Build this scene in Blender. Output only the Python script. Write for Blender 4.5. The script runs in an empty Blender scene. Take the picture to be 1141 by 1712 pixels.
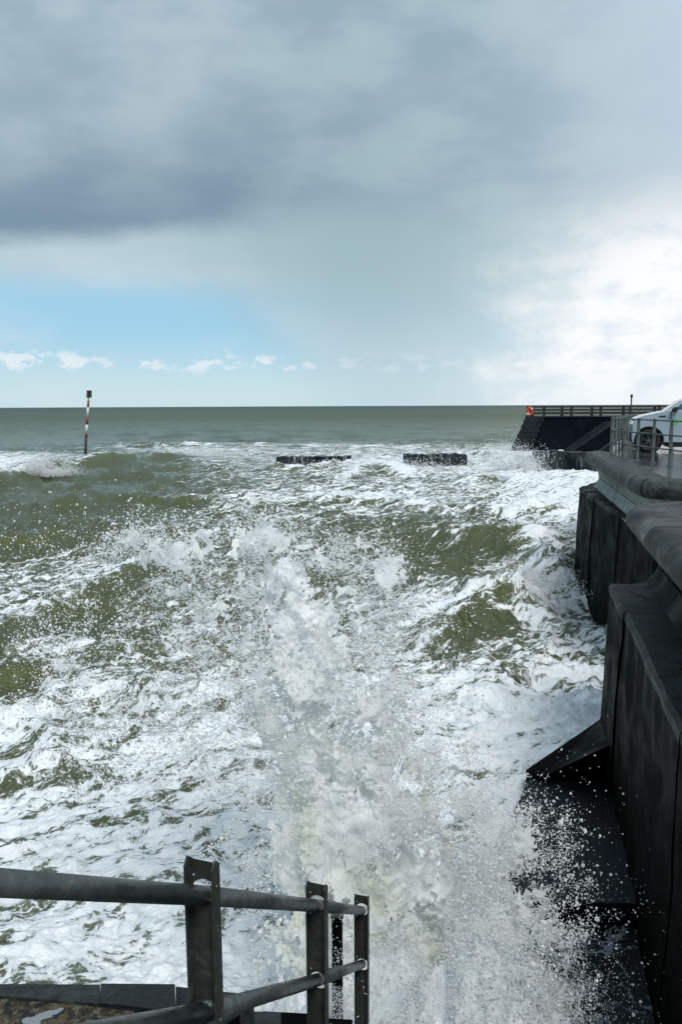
import bpy, bmesh, math, random
import numpy as np
from mathutils import Vector, Matrix
random.seed(7); rng = np.random.default_rng(7)
S = bpy.context.scene
COL = S.collection
# ------------------------------------------------------------------ camera
EYE = 5.2; FPX = 1270.0; PW, PH = 1141.0, 1712.0
PITCH = math.radians(7.95); ROLL = math.radians(0.276)
f_ = np.array([0, math.cos(PITCH), -math.sin(PITCH)])
r0 = np.array([1.0, 0, 0]); u0 = np.array([0, math.sin(PITCH), math.cos(PITCH)])
r_ = math.cos(ROLL)*r0 - math.sin(ROLL)*u0
u_ = math.cos(ROLL)*u0 + math.sin(ROLL)*r0
cd = bpy.data.cameras.new('camera'); cam = bpy.data.objects.new('camera', cd); COL.objects.link(cam)
cd.sensor_fit = 'HORIZONTAL'; cd.sensor_width = 36; cd.lens = 36*FPX/PW
cd.clip_start = 0.05; cd.clip_end = 60000
cam.matrix_world = Matrix(((r_[0], u_[0], -f_[0], 0), (r_[1], u_[1], -f_[1], 0), (r_[2], u_[2], -f_[2], EYE), (0, 0, 0, 1)))
S.camera = cam
# ------------------------------------------------------------------ light
SUN_AZ, SUN_EL = math.radians(161), math.radians(54)
S.view_settings.view_transform = 'Standard'; S.view_settings.look = 'None'
S.view_settings.gamma = 1; S.view_settings.use_curve_mapping = False
S.view_settings.exposure = 0.20
S.render.engine = 'CYCLES'
S.cycles.use_denoising = True
S.cycles.max_bounces = 10; S.cycles.diffuse_bounces = 9; S.cycles.glossy_bounces = 3
S.cycles.transmission_bounces = 9; S.cycles.volume_bounces = 1; S.cycles.transparent_max_bounces = 8
sl = bpy.data.lights.new('sun', 'SUN'); sl.energy = 2.2; sl.angle = math.radians(22); sl.color = (1, .965, .91)
so = bpy.data.objects.new('sun', sl); COL.objects.link(so)
sd = Vector((math.sin(SUN_AZ)*math.cos(SUN_EL), math.cos(SUN_AZ)*math.cos(SUN_EL), math.sin(SUN_EL)))
so.rotation_euler = sd.to_track_quat('Z', 'Y').to_euler(); so.location = (20, 10, 30)

class NG:
    """tiny helper to write node trees"""
    def __init__(s, nt): s.nt = nt
    def n(s, t, **kw):
        nd = s.nt.nodes.new(t)
        for k, v in kw.items():
            if k.startswith('i_'):
                nd.inputs[k[2:]].default_value = v
            else: setattr(nd, k, v)
        return nd
    def put(s, sock, v):
        if isinstance(v, bpy.types.NodeSocket): s.nt.links.new(v, sock)
        elif v is not None: sock.default_value = v
    def m(s, op, a, b=None, c=None, clamp=False):
        nd = s.nt.nodes.new('ShaderNodeMath'); nd.operation = op; nd.use_clamp = clamp
        s.put(nd.inputs[0], a)
        if b is not None: s.put(nd.inputs[1], b)
        if c is not None: s.put(nd.inputs[2], c)
        return nd.outputs[0]
    def ss(s, v, a, b, lo=0.0, hi=1.0):
        nd = s.nt.nodes.new('ShaderNodeMapRange'); nd.interpolation_type = 'SMOOTHSTEP'
        s.put(nd.inputs['Value'], v); s.put(nd.inputs['From Min'], a); s.put(nd.inputs['From Max'], b)
        s.put(nd.inputs['To Min'], lo); s.put(nd.inputs['To Max'], hi)
        return nd.outputs['Result']
    def mix(s, f, a, b):
        nd = s.nt.nodes.new('ShaderNodeMix'); nd.data_type = 'RGBA'
        s.put(nd.inputs[0], f); s.put(nd.inputs[6], a); s.put(nd.inputs[7], b)
        return nd.outputs[2]
    def noise(s, vec, scale, detail=4, rough=.55, dist=0.0, col=False):
        nd = s.nt.nodes.new('ShaderNodeTexNoise')
        s.put(nd.inputs['Vector'], vec); s.put(nd.inputs['Scale'], scale); nd.inputs['Detail'].default_value = detail
        nd.inputs['Roughness'].default_value = rough; nd.inputs['Distortion'].default_value = dist
        return nd.outputs['Color' if col else 'Fac']
    def vm(s, op, a, b=None):
        nd = s.nt.nodes.new('ShaderNodeVectorMath'); nd.operation = op
        s.put(nd.inputs[0], a)
        if b is not None: s.put(nd.inputs[1], b)
        return nd.outputs[0]
    def xyz(s, x, y, z):
        nd = s.nt.nodes.new('ShaderNodeCombineXYZ')
        for i, v in enumerate((x, y, z)): s.put(nd.inputs[i], v)
        return nd.outputs[0]

def srgb(r, g, b):
    f = lambda c: (c/255/12.92) if c/255 <= .04045 else ((c/255+.055)/1.055)**2.4
    return (f(r), f(g), f(b), 1)

def cl(r, g, b, k=1.0):   # cloud radiance for the wanted look, before exposure, at sky strength .1
    c = srgb(r, g, b); e = 2**S.view_settings.exposure
    return tuple(x*10/e*k for x in c[:3]) + (1,)

W = bpy.data.worlds.new('World'); S.world = W; W.use_nodes = True
nt = W.node_tree; nt.nodes.clear(); g = NG(nt)
tc = g.n('ShaderNodeTexCoord'); D = tc.outputs['Generated']
sp = g.n('ShaderNodeSeparateXYZ'); nt.links.new(D, sp.inputs[0])
az = g.m('MULTIPLY', g.m('ARCTAN2', sp.outputs[0], sp.outputs[1]), 57.2958)
el = g.m('MULTIPLY', g.m('ARCSINE', sp.outputs[2]), 57.2958)
sky = g.n('ShaderNodeTexSky', sky_type='NISHITA', sun_disc=False, sun_elevation=SUN_EL, sun_rotation=SUN_AZ)
# cloud coordinates: direction stretched sideways as far clouds are
P = g.xyz(g.m('MULTIPLY', az, .05), g.m('MULTIPLY', el, .11), 0.3)
Pf = g.xyz(g.m('MULTIPLY', az, .16), g.m('MULTIPLY', el, .30), 1.7)
n1 = g.noise(P, 1.3, 4, .5); n2 = g.noise(Pf, 1.1, 7, .6, .25); n3 = g.noise(P, 2.6, 3, .5)
# low clear strip, pale at the horizon
low = g.mix(g.ss(el, 0.0, 6.0), cl(205, 230, 238), cl(158, 209, 236))
low = g.mix(.12, low, sky.outputs[0])
low = g.mix(g.ss(el, 6.8, 10.0), low, cl(186, 208, 218))
low = g.mix(g.ss(g.m('ADD', az, g.m('MULTIPLY', g.m('SUBTRACT', n1, .5), 14)), -7, 7, 0, .85), low, cl(206, 224, 232))
# whitish veils
low = g.mix(g.m('MULTIPLY', g.ss(n3, .50, .72), .35), low, cl(214, 228, 236))
# little cumulus row near the horizon
cu_n = g.noise(g.xyz(g.m('MULTIPLY', az, .55), g.m('MULTIPLY', el, 1.0), 4.0), 1.0, 6, .6)
band = g.m('MULTIPLY', g.ss(el, 2.0, 2.9), g.ss(el, 4.4, 3.3))
low = g.mix(g.m('MULTIPLY', g.ss(g.m('ADD', cu_n, g.m('MULTIPLY', band, .10)), .57, .68), g.m('MULTIPLY', band, g.ss(g.noise(g.xyz(g.m('MULTIPLY', az, .16), 0.0, 2.0), 1.0, 1, .5), .30, .55, .2, 1.0))), low, cl(226, 238, 245))
# bright broken cloud to the right
rt = g.m('ADD', az, g.m('MULTIPLY', g.m('SUBTRACT', n2, .5), 20))
edge_r = g.m('MULTIPLY_ADD', g.m('SUBTRACT', el, 0), .12, 8.5)
wmask = g.ss(rt, g.m('ADD', edge_r, -2.0), g.m('ADD', edge_r, 9.0))
n4 = g.noise(g.xyz(g.m('MULTIPLY', az, .22), g.m('MULTIPLY', el, .42), 6.0), 1.0, 7, .6, .2)
wcol = g.mix(g.ss(n4, .33, .56), cl(226, 238, 246), cl(253, 254, 255, 1.0))
wcol = g.mix(g.m('MULTIPLY', g.ss(el, 3.5, 0), .5), wcol, cl(232, 243, 248))
low = g.mix(g.m('MULTIPLY', wmask, g.ss(az, 70, 40)), low, wcol)
# faint cloud everywhere low and behind the viewer
behind = g.ss(g.m('ABSOLUTE', az), 45, 75)
low = g.mix(g.m('MULTIPLY', behind, g.ss(n2, .40, .60)), low, cl(205, 216, 226))
# dark bank with slanting lower edge
t = g.m('DIVIDE', az, 24)
dome = g.m('MAXIMUM', g.m('SUBTRACT', 1.0, g.m('MULTIPLY', g.m('SUBTRACT', t, .15), g.m('SUBTRACT', t, .15))), -1.5)
edge = g.m('ADD', 10.6, g.m('MULTIPLY', g.m('MAXIMUM', g.m('ADD', t, 1.0), 0), 2.6))
edge = g.m('MINIMUM', edge, 14.2)
edge = g.m('SUBTRACT', edge, g.m('MULTIPLY', g.ss(t, .0, .40), 2.2))
ee = g.m('SUBTRACT', g.m('ADD', el, g.m('MULTIPLY', g.m('SUBTRACT', n1, .5), 2.2)), edge)
ee = g.m('ADD', ee, g.m('MULTIPLY', g.m('SUBTRACT', n2, .5), 1.6))
soft = g.ss(t, -.6, .5, 1.2, 4.5)
bmask = g.ss(ee, g.m('MULTIPLY', soft, -.6), soft)
dark_edge = g.m('MULTIPLY', g.ss(ee, 9.0, .6), g.ss(t, .40, -.45))
bcol = g.mix(g.ss(n3, .35, .68), cl(152, 175, 189), cl(173, 193, 204))
bcol = g.mix(g.m('MULTIPLY', dark_edge, .60), bcol, cl(98, 128, 152))
bcol = g.mix(g.m('MULTIPLY', g.ss(t, .35, 1.05), g.ss(el, 8, 24, .75, .85)), bcol, cl(196, 213, 226))
bcol = g.mix(g.m('MULTIPLY', g.ss(el, 19, 27), g.m('MULTIPLY', g.ss(n1, .42, .62), .4)), bcol, cl(190, 208, 222))
bcol = g.mix(g.m('MULTIPLY', g.ss(n3, .45, .7), g.m('MULTIPLY', g.ss(g.m('ABSOLUTE', g.m('SUBTRACT', t, .1)), .6, 0), .4)), bcol, cl(154, 187, 190))
bcol = g.mix(g.ss(el, 35, 80), bcol, cl(178, 194, 208))
# rain curtain
rc = g.m('ADD', az, g.m('MULTIPLY', g.m('SUBTRACT', g.noise(g.xyz(g.m('MULTIPLY', az, .45), g.m('MULTIPLY', el, .05), 8.0), 1, 5, .6), .5), 5.0))
rfan = g.m('ADD', 4.2, g.m('MULTIPLY', el, .66))
rm = g.ss(g.m('ABSOLUTE', g.m('SUBTRACT', rc, g.m('MULTIPLY_ADD', el, -.12, 3.5))), g.m('MULTIPLY', rfan, 1.9), g.m('MULTIPLY', rfan, .05))
rm = g.m('MULTIPLY', rm, g.ss(el, -.5, 8.0, .30, .92))
rm = g.m('MULTIPLY', rm, g.ss(g.m('ABSOLUTE', az), 40, 25))
low2 = g.mix(rm, low, g.mix(g.ss(el, 3, 12), cl(172, 200, 211), cl(156, 184, 193)))
final = g.mix(bmask, low2, bcol)
bg = g.n('ShaderNodeBackground'); bg.inputs[1].default_value = 0.1
nt.links.new(final, bg.inputs[0]); wo = g.n('ShaderNodeOutputWorld'); nt.links.new(bg.outputs[0], wo.inputs[0])

# ------------------------------------------------------------------ projections used for laying out
def ray(px, py):
    d = f_*FPX + r_*(px-PW/2) - u_*(py-PH/2)
    return d/np.linalg.norm(d)
def atz(px, py, z):
    d = ray(px, py); k = (z-EYE)/d[2]; return np.array([d[0]*k, d[1]*k, z])
def aty(px, py, y):
    d = ray(px, py); k = y/d[1]; return np.array([d[0]*k, y, EYE+d[2]*k])
def proj(x, y, z):
    v = np.stack([x, y, z-EYE], -1)
    dz = np.maximum(v@f_, .05)
    return PW/2+FPX*(v@r_)/dz, PH/2-FPX*(v@u_)/dz

# ------------------------------------------------------------------ numpy noise
_perm = rng.permutation(4096)
def _h(i, j, k=0): return _perm[(_perm[(_perm[(i & 4095)]+j) & 4095]+k) & 4095]/4095.0
def vnoise(x, y, z=None):
    x = np.asarray(x, float); y = np.asarray(y, float)
    xi = np.floor(x).astype(np.int64); yi = np.floor(y).astype(np.int64)
    u = x-xi; v = y-yi; u = u*u*u*(u*(u*6-15)+10); v = v*v*v*(v*(v*6-15)+10)
    if z is None:
        a = _h(xi, yi)*(1-u)+_h(xi+1, yi)*u; b = _h(xi, yi+1)*(1-u)+_h(xi+1, yi+1)*u
        return (a*(1-v)+b*v)*2-1
    zi = np.floor(z).astype(np.int64); w = z-zi; w = w*w*(3-2*w)
    r = []
    for q in (0, 1):
        a = _h(xi, yi, zi+q)*(1-u)+_h(xi+1, yi, zi+q)*u; b = _h(xi, yi+1, zi+q)*(1-u)+_h(xi+1, yi+1, zi+q)*u
        r.append(a*(1-v)+b*v)
    return (r[0]*(1-w)+r[1]*w)*2-1
def fbm(x, y, o=4, z=None, gain=.5):
    s = 0; a = 1; t = 0
    c, sn = math.cos(.6), math.sin(.6)
    for i in range(o):
        s = s+a*vnoise(x, y, z); t += a; a *= gain
        x, y = (x*c-y*sn)*2.03+17.3, (x*sn+y*c)*2.03+5.1
        if z is not None: z = z*2.03+3.3
    return s/t
def sstep(v, a, b):
    t = np.clip((v-a)/(b-a), 0, 1); return t*t*(3-2*t)

# ------------------------------------------------------------------ object helpers
def tag(o, label=None, cat=None, group=None, kind=None):
    if label: o['label'] = label
    if cat: o['category'] = cat
    if group: o['group'] = group
    if kind: o['kind'] = kind
    return o
def empty(name, loc=(0, 0, 0), rz=0):
    o = bpy.data.objects.new(name, None); COL.objects.link(o); o.location = loc; o.rotation_euler.z = rz
    o.empty_display_size = .2
    return o
def meshobj(name, verts, faces, mat, parent=None, smooth=False):
    me = bpy.data.meshes.new(name); me.from_pydata([tuple(v) for v in verts], [], [tuple(f) for f in faces]); me.update()
    if mat: me.materials.append(mat)
    if smooth: me.shade_smooth()
    o = bpy.data.objects.new(name, me); COL.objects.link(o); o.parent = parent
    return o
def bmobj(name, bm, mat, parent=None, smooth=False):
    me = bpy.data.meshes.new(name); bmesh.ops.recalc_face_normals(bm, faces=bm.faces); bm.to_mesh(me); bm.free()
    if mat: me.materials.append(mat)
    if smooth: me.shade_smooth()
    o = bpy.data.objects.new(name, me); COL.objects.link(o); o.parent = parent
    return o
def gridmesh(name, V, nr, nc, mat, keep=None):
    """V (nr*nc,3) -> quad grid mesh, fast"""
    i = np.arange(nr*nc).reshape(nr, nc)
    q = np.stack([i[:-1, :-1], i[:-1, 1:], i[1:, 1:], i[1:, :-1]], -1).reshape(-1, 4)
    if keep is not None: q = q[keep.reshape(-1)]
    return quadmesh(name, V, q, mat)
def quadmesh(name, V, q, mat, smooth=True):
    me = bpy.data.meshes.new(name)
    used = np.unique(q)
    if len(used) < len(V):
        rm = np.zeros(len(V), np.int64); rm[used] = np.arange(len(used)); q = rm[q]; V = V[used]
    me.vertices.add(len(V)); me.vertices.foreach_set('co', np.ascontiguousarray(V, dtype=np.float32).ravel())
    k = q.shape[1]
    me.loops.add(len(q)*k); me.loops.foreach_set('vertex_index', q.ravel().astype(np.int32))
    me.polygons.add(len(q)); me.polygons.foreach_set('loop_start', (np.arange(len(q))*k).astype(np.int32))
    me.update(calc_edges=True)
    if smooth: me.polygons.foreach_set('use_smooth', np.ones(len(q), bool))
    me.materials.append(mat)
    o = bpy.data.objects.new(name, me); COL.objects.link(o)
    o['_used'] = 0; del o['_used']
    return o, used
def box_bm(bm, lo, hi, M=None):
    vs = [bm.verts.new(Vector((x, y, z)) if M is None else M @ Vector((x, y, z))) for x in (lo[0], hi[0]) for y in (lo[1], hi[1]) for z in (lo[2], hi[2])]
    for f in ((0, 1, 3, 2), (4, 6, 7, 5), (0, 4, 5, 1), (2, 3, 7, 6), (0, 2, 6, 4), (1, 5, 7, 3)): bm.faces.new([vs[i] for i in f])
def box(name, lo, hi, mat, parent=None, bev=0.0, M=None):
    bm = bmesh.new(); box_bm(bm, lo, hi, M)
    if bev: bmesh.ops.bevel(bm, geom=bm.edges[:], offset=bev, segments=2, affect='EDGES', profile=.6)
    return bmobj(name, bm, mat, parent)
def tube_bm(bm, pts, r, n=10, cap=True):
    pts = [Vector(p) for p in pts]
    rs = r if isinstance(r, (list, tuple)) else [r]*len(pts)
    rings = []
    for i, p in enumerate(pts):
        d = (pts[min(i+1, len(pts)-1)]-pts[max(i-1, 0)]).normalized()
        a = d.cross(Vector((0, 0, 1)) if abs(d.z) < .95 else Vector((1, 0, 0))).normalized(); b = a.cross(d)
        rings.append([bm.verts.new(p+(a*math.cos(2*math.pi*k/n)+b*math.sin(2*math.pi*k/n))*rs[i]) for k in range(n)])
    for a, b in zip(rings, rings[1:]):
        for k in range(n): bm.faces.new((a[k], a[(k+1) % n], b[(k+1) % n], b[k]))
    if cap: bm.faces.new(rings[0][::-1]); bm.faces.new(rings[-1])
def tube(name, pts, r, mat, parent=None, n=12):
    bm = bmesh.new(); tube_bm(bm, pts, r, n); return bmobj(name, bm, mat, parent, True)
def linked(o, name, parent, M):
    c = o.copy(); c.name = name; COL.objects.link(c); c.parent = parent; c.matrix_local = M; return c

# ------------------------------------------------------------------ materials
def mat_base(name):
    m = bpy.data.materials.new(name); m.use_nodes = True; nt = m.node_tree; nt.nodes.clear()
    g = NG(nt); o = g.n('ShaderNodeOutputMaterial'); b = g.n('ShaderNodeBsdfPrincipled')
    nt.links.new(b.outputs[0], o.inputs[0]); return m, g, b, o
def simple(name, col, rough=.5, metal=0, spec=.5, noise_amt=.25, nscale=12, bump=.0):
    m, g, b, o = mat_base(name)
    tc = g.n('ShaderNodeTexCoord').outputs['Object']
    n = g.noise(tc, nscale, 6, .6)
    c2 = tuple(x*(1-noise_amt) for x in col[:3])+(1,)
    g.put(b.inputs['Base Color'], g.mix(g.ss(n, .35, .65), c2, tuple(col[:3])+(1,)))
    g.put(b.inputs['Roughness'], g.ss(n, .3, .7, max(rough-.12, .02), min(rough+.12, 1)))
    b.inputs['Metallic'].default_value = metal; b.inputs['Specular IOR Level'].default_value = spec
    if bump:
        bp = g.n('ShaderNodeBump', i_Strength=bump, i_Distance=.02); g.put(bp.inputs['Height'], n); g.nt.links.new(bp.outputs[0], b.inputs['Normal'])
    return m
def concrete(name, light, dark, rough=.5, streak=1.0, scale=3.0, algae=None, alg_z=(1.5, .3), patch=.5, bump=.5, spec=.22):
    """wet stained concrete: broad blotches, vertical drip streaks, algae low down, pits"""
    m, g, b, o = mat_base(name)
    geo = g.n('ShaderNodeNewGeometry'); pos = geo.outputs['Position']
    s = g.n('ShaderNodeSeparateXYZ'); g.nt.links.new(pos, s.inputs[0])
    n1 = g.noise(pos, scale*.35, 6, .6, .3); n2 = g.noise(pos, scale*4, 8, .65)
    st = g.noise(g.xyz(g.m('MULTIPLY', s.outputs[0], 9), g.m('MULTIPLY', s.outputs[1], 9), g.m('MULTIPLY', s.outputs[2], .9)), 1, 4, .6)
    f = g.ss(g.m('ADD', g.m('ADD', g.m('MULTIPLY', n1, 1-.4*streak), g.m('MULTIPLY', st, .4*streak)), g.m('MULTIPLY', g.m('SUBTRACT', n2, .5), .45)), patch-.16, patch+.16)
    c = g.mix(f, dark+(1,), light+(1,))
    if algae:
        az_ = g.m('ADD', s.outputs[2], g.m('MULTIPLY', g.m('SUBTRACT', st, .5), 1.2))
        c = g.mix(g.ss(az_, alg_z[0], alg_z[1]), c, algae+(1,))
    g.put(b.inputs['Base Color'], c)
    g.put(b.inputs['Roughness'], g.ss(n1, .35, .65, max(.05, rough-.18), rough+.12))
    b.inputs['Specular IOR Level'].default_value = spec
    bp = g.n('ShaderNodeBump', i_Strength=bump, i_Distance=.03)
    g.put(bp.inputs['Height'], g.m('ADD', n2, g.m('MULTIPLY', g.noise(pos, scale*16, 4, .6), .35))); g.nt.links.new(bp.outputs[0], b.inputs['Normal'])
    return m
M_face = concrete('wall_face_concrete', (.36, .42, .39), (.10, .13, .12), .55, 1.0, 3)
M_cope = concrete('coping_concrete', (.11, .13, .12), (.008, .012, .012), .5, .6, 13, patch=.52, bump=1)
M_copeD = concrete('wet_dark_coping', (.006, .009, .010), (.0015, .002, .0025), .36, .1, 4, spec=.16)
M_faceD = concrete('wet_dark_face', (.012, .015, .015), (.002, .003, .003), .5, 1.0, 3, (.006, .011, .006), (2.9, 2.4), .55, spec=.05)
M_plA = concrete('plinth_concrete_lit', (.016, .022, .021), (.002, .003, .003), .5, 1.0, 4, (.005, .012, .006), (2.7, 1.5), spec=.05)  # lighter copy for the far plinth's top, light painted into the colour
M_plB = concrete('plinth_block_lit', (.040, .052, .054), (.006, .009, .010), .45, .3, 6, spec=.08)  # lighter copy for the near plinth's top, skylight painted into the colour
M_plA2 = concrete('weedy_plinth_shaded', (.007, .010, .010), (.001, .0015, .0015), .6, 1.0, 5, (.0015, .004, .0015), (1.6, .4), .56, spec=.04)  # darker copy for the far plinth's front: painted shade plus weed
M_plB2 = concrete('weedy_block_shaded', (.010, .014, .016), (.0012, .002, .0025), .6, 1.0, 6, (.001, .0028, .001), (2.75, 1.9), .56, spec=.04)  # near-black copy for the near plinth's front: painted shade plus algae
M_apron = concrete('wet_apron_concrete', (.004, .007, .010), (.0015, .002, .003), .30, 0, 4)
M_black = concrete('weed_black_concrete', (.0015, .002, .002), (.0008, .001, .001), .6, .3, 4, spec=.05)
M_prom = concrete('wet_promenade', (.08, .085, .085), (.03, .034, .036), .12, 0, 1.2, bump=.15)
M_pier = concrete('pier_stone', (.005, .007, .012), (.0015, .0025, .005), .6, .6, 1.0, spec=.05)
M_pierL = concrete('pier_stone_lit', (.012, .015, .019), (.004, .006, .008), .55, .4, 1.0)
M_lowwall = concrete('low_wall_stone', (.06, .075, .08), (.004, .007, .010), .5, 1.0, 1.5, patch=.56, spec=.05)
def pour(m):     # white water running down over the stone
    nt = m.node_tree; g = NG(nt); b = [n for n in nt.nodes if n.type == 'BSDF_PRINCIPLED'][0]
    pos = g.n('ShaderNodeNewGeometry').outputs['Position']; s = g.n('ShaderNodeSeparateXYZ'); nt.links.new(pos, s.inputs[0])
    st = g.noise(g.xyz(g.m('MULTIPLY', s.outputs[0], 5), s.outputs[1], g.m('MULTIPLY', s.outputs[2], .7)), 1, 5, .7)
    bigm = g.noise(g.xyz(g.m('MULTIPLY', s.outputs[0], .45), s.outputs[1], 0), 1, 2, .5)
    f = g.m('MULTIPLY', g.ss(g.m('ADD', st, g.m('MULTIPLY', bigm, .5)), .80, 1.0), .6)
    old = b.inputs['Base Color'].links[0].from_socket
    g.put(b.inputs['Base Color'], g.mix(f, old, (.55, .62, .66, 1)))
pour(M_lowwall)
M_ledge = concrete('ledge_stone', (.062, .072, .074), (.010, .014, .016), .35, 0, 6, patch=.52, bump=1)
M_timber = simple('black_timber', (.012, .014, .014), .7)
M_galv = simple('dull_galvanised_steel', (.13, .16, .155), .5, .3, nscale=20)
M_rail = simple('painted_rail_steel', (.085, .10, .10), .38, .45, nscale=25, bump=.15)
M_post = simple('painted_post_steel', (.050, .058, .050), .5, .3, nscale=30, bump=.15)
def weathered(m):
    nt = m.node_tree; g = NG(nt); b = [n for n in nt.nodes if n.type == 'BSDF_PRINCIPLED'][0]
    pos = g.n('ShaderNodeTexCoord').outputs['Object']
    old = b.inputs['Base Color'].links[0].from_socket
    c = g.mix(g.ss(g.noise(pos, 30, 6, .7), .60, .68), old, (.075, .038, .018, 1))
    c = g.mix(g.m('MULTIPLY', g.ss(g.noise(pos, 9, 8, .7, .5), .54, .70), .45), c, (.22, .24, .23, 1))
    g.put(b.inputs['Base Color'], c)
weathered(M_rail); weathered(M_post)
M_stain = simple('bolt_steel', (.3, .32, .3), .4, .6)
M_white = simple('marker_white', (.7, .72, .72), .5); M_red = simple('marker_red', (.30, .03, .035), .5)
M_dark = simple('marker_dark', (.02, .022, .022), .6)
M_paint = simple('car_paint', (.34, .42, .49), .18, 0, .6, noise_amt=.06, nscale=2)
M_glass = simple('car_glass', (.02, .10, .10), .05, 0, .8, noise_amt=.1)
M_tyre = simple('rubber', (.012, .012, .013), .8); M_rim = simple('alloy', (.16, .17, .18), .35, .8)
M_plastic = simple('black_plastic', (.015, .016, .017), .45)
M_lamp = simple('lamp_lens', (.5, .53, .55), .1, .2, .8); M_green = simple('badge_green', (.10, .50, .12), .4, noise_amt=.05)
M_greenD = simple('badge_dark_green', (.02, .22, .09), .4)
M_orange = simple('lifebuoy_orange', (.55, .06, .02), .5)

# brown mottled landing slab with puddles
M_slab, g, b, o = mat_base('mottled_landing')
pos = g.n('ShaderNodeNewGeometry').outputs['Position']
a1 = g.noise(pos, 9, 8, .7, .4); a2 = g.noise(pos, 38, 5, .65); a3 = g.noise(pos, 3.3, 4, .55, .8)
c = g.mix(g.ss(a1, .42, .58), (.012, .013, .010, 1), (.10, .078, .038, 1))
c = g.mix(g.ss(a2, .50, .62), c, (.17, .155, .11, 1))
c = g.mix(g.ss(g.noise(pos, 20, 4, .6), .52, .60), c, (.01, .012, .008, 1))
pud = g.ss(a3, .56, .585)
c = g.mix(pud, c, (.20, .23, .25, 1))
g.put(b.inputs['Base Color'], c); g.put(b.inputs['Roughness'], g.mix(pud, (.6,)*3+(1,), (.06,)*3+(1,)))
bp = g.n('ShaderNodeBump', i_Strength=1, i_Distance=.04); g.put(bp.inputs['Height'], g.m('MULTIPLY', g.m('ADD', a1, a2), g.m('SUBTRACT', 1, pud))); g.nt.links.new(bp.outputs[0], b.inputs['Normal'])

# foam / spray
def foam_mat(name, col, trans=.35):
    m = bpy.data.materials.new(name); m.use_nodes = True; nt = m.node_tree; nt.nodes.clear(); g = NG(nt)
    o = g.n('ShaderNodeOutputMaterial'); d = g.n('ShaderNodeBsdfDiffuse'); t = g.n('ShaderNodeBsdfTranslucent')
    mx = g.n('ShaderNodeMixShader', i_Fac=trans)
    pos = g.n('ShaderNodeNewGeometry').outputs['Position']
    c = g.mix(g.ss(g.noise(pos, 5, 6, .6), .35, .65), tuple(x*.9 for x in col)+(1,), col+(1,))
    g.put(d.inputs[0], c); g.put(t.inputs[0], c)
    nt.links.new(d.outputs[0], mx.inputs[1]); nt.links.new(t.outputs[0], mx.inputs[2])
    gl = g.n('ShaderNodeBsdfGlossy', i_Roughness=.5); m2 = g.n('ShaderNodeMixShader', i_Fac=.02)
    nt.links.new(mx.outputs[0], m2.inputs[1]); nt.links.new(gl.outputs[0], m2.inputs[2]); nt.links.new(m2.outputs[0], o.inputs[0])
    return m
M_spray = foam_mat('spray_white', (.96, .98, .985), .5)
M_drop = foam_mat('spray_drop', (.97, .985, .99), .5)

# sea
M_sea = bpy.data.materials.new('sea_water'); M_sea.use_nodes = True
nt = M_sea.node_tree; nt.nodes.clear(); g = NG(nt)
out = g.n('ShaderNodeOutputMaterial'); wb = g.n('ShaderNodeBsdfPrincipled')
pos = g.n('ShaderNodeNewGeometry').outputs['Position']
s = g.n('ShaderNodeSeparateXYZ'); nt.links.new(pos, s.inputs[0])
P2 = g.xyz(s.outputs[0], s.outputs[1], 0)
dist = g.m('SQRT', g.m('ADD', g.m('MULTIPLY', s.outputs[0], s.outputs[0]), g.m('MULTIPLY', s.outputs[1], s.outputs[1])))
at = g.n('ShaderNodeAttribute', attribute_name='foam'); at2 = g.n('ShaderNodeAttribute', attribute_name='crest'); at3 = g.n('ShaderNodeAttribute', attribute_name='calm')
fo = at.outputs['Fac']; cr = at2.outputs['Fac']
warp = g.vm('MULTIPLY', g.vm('SUBTRACT', g.noise(P2, .9, 3, .5, col=True), (.5, .5, .5)), (.9, .9, 0))
Pw = g.vm('ADD', P2, warp)
# streaky coordinates: stretched along a slanting wind direction
rot = g.n('ShaderNodeVectorRotate', rotation_type='Z_AXIS'); nt.links.new(Pw, rot.inputs['Vector']); rot.inputs['Angle'].default_value = math.radians(-24)
Pst = g.vm('MULTIPLY', rot.outputs[0], (.8, 3.2, 1))
big = g.noise(Pw, .45, 4, .6); streak = g.noise(Pst, .75, 6, .62, .5); fine = g.noise(Pw, 5.0, 6, .7)
def vein(vec, sc, det, wid, dist_=.6):    # thin marbled lines
    n = g.noise(vec, sc, det, .55, dist_)
    return g.ss(g.m('ABSOLUTE', g.m('SUBTRACT', n, .5)), wid, 0.0)
Pm = g.vm('MULTIPLY', rot.outputs[0], (.8, 2.2, 1))
v1 = vein(Pm, .9, 3, .055); v2 = vein(Pm, 2.6, 3, .07); v3 = vein(g.vm('MULTIPLY', Pw, (1, 1.5, 1)), 6.5, 3, .09)
vo = g.n('ShaderNodeTexVoronoi', feature='DISTANCE_TO_EDGE', i_Scale=2.1); nt.links.new(g.vm('ADD', Pw, g.vm('MULTIPLY', g.vm('SUBTRACT', g.noise(P2, 3.5, 4, .6, col=True), (.5, .5, .5)), (.55, .55, 0))), vo.inputs['Vector'])
web = g.ss(vo.outputs['Distance'], .22, .0)
vo2 = g.n('ShaderNodeTexVoronoi', feature='DISTANCE_TO_EDGE', i_Scale=8.0); nt.links.new(g.vm('ADD', P2, g.vm('MULTIPLY', g.vm('SUBTRACT', g.noise(P2, 9, 3, .6, col=True), (.5, .5, .5)), (.2, .2, 0))), vo2.inputs['Vector'])
web2 = g.ss(vo2.outputs['Distance'], .16, .0)
val = g.m('ADD', g.m('MULTIPLY', fo, .92), g.m('MULTIPLY', g.m('SUBTRACT', streak, .5), 2.6))
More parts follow.
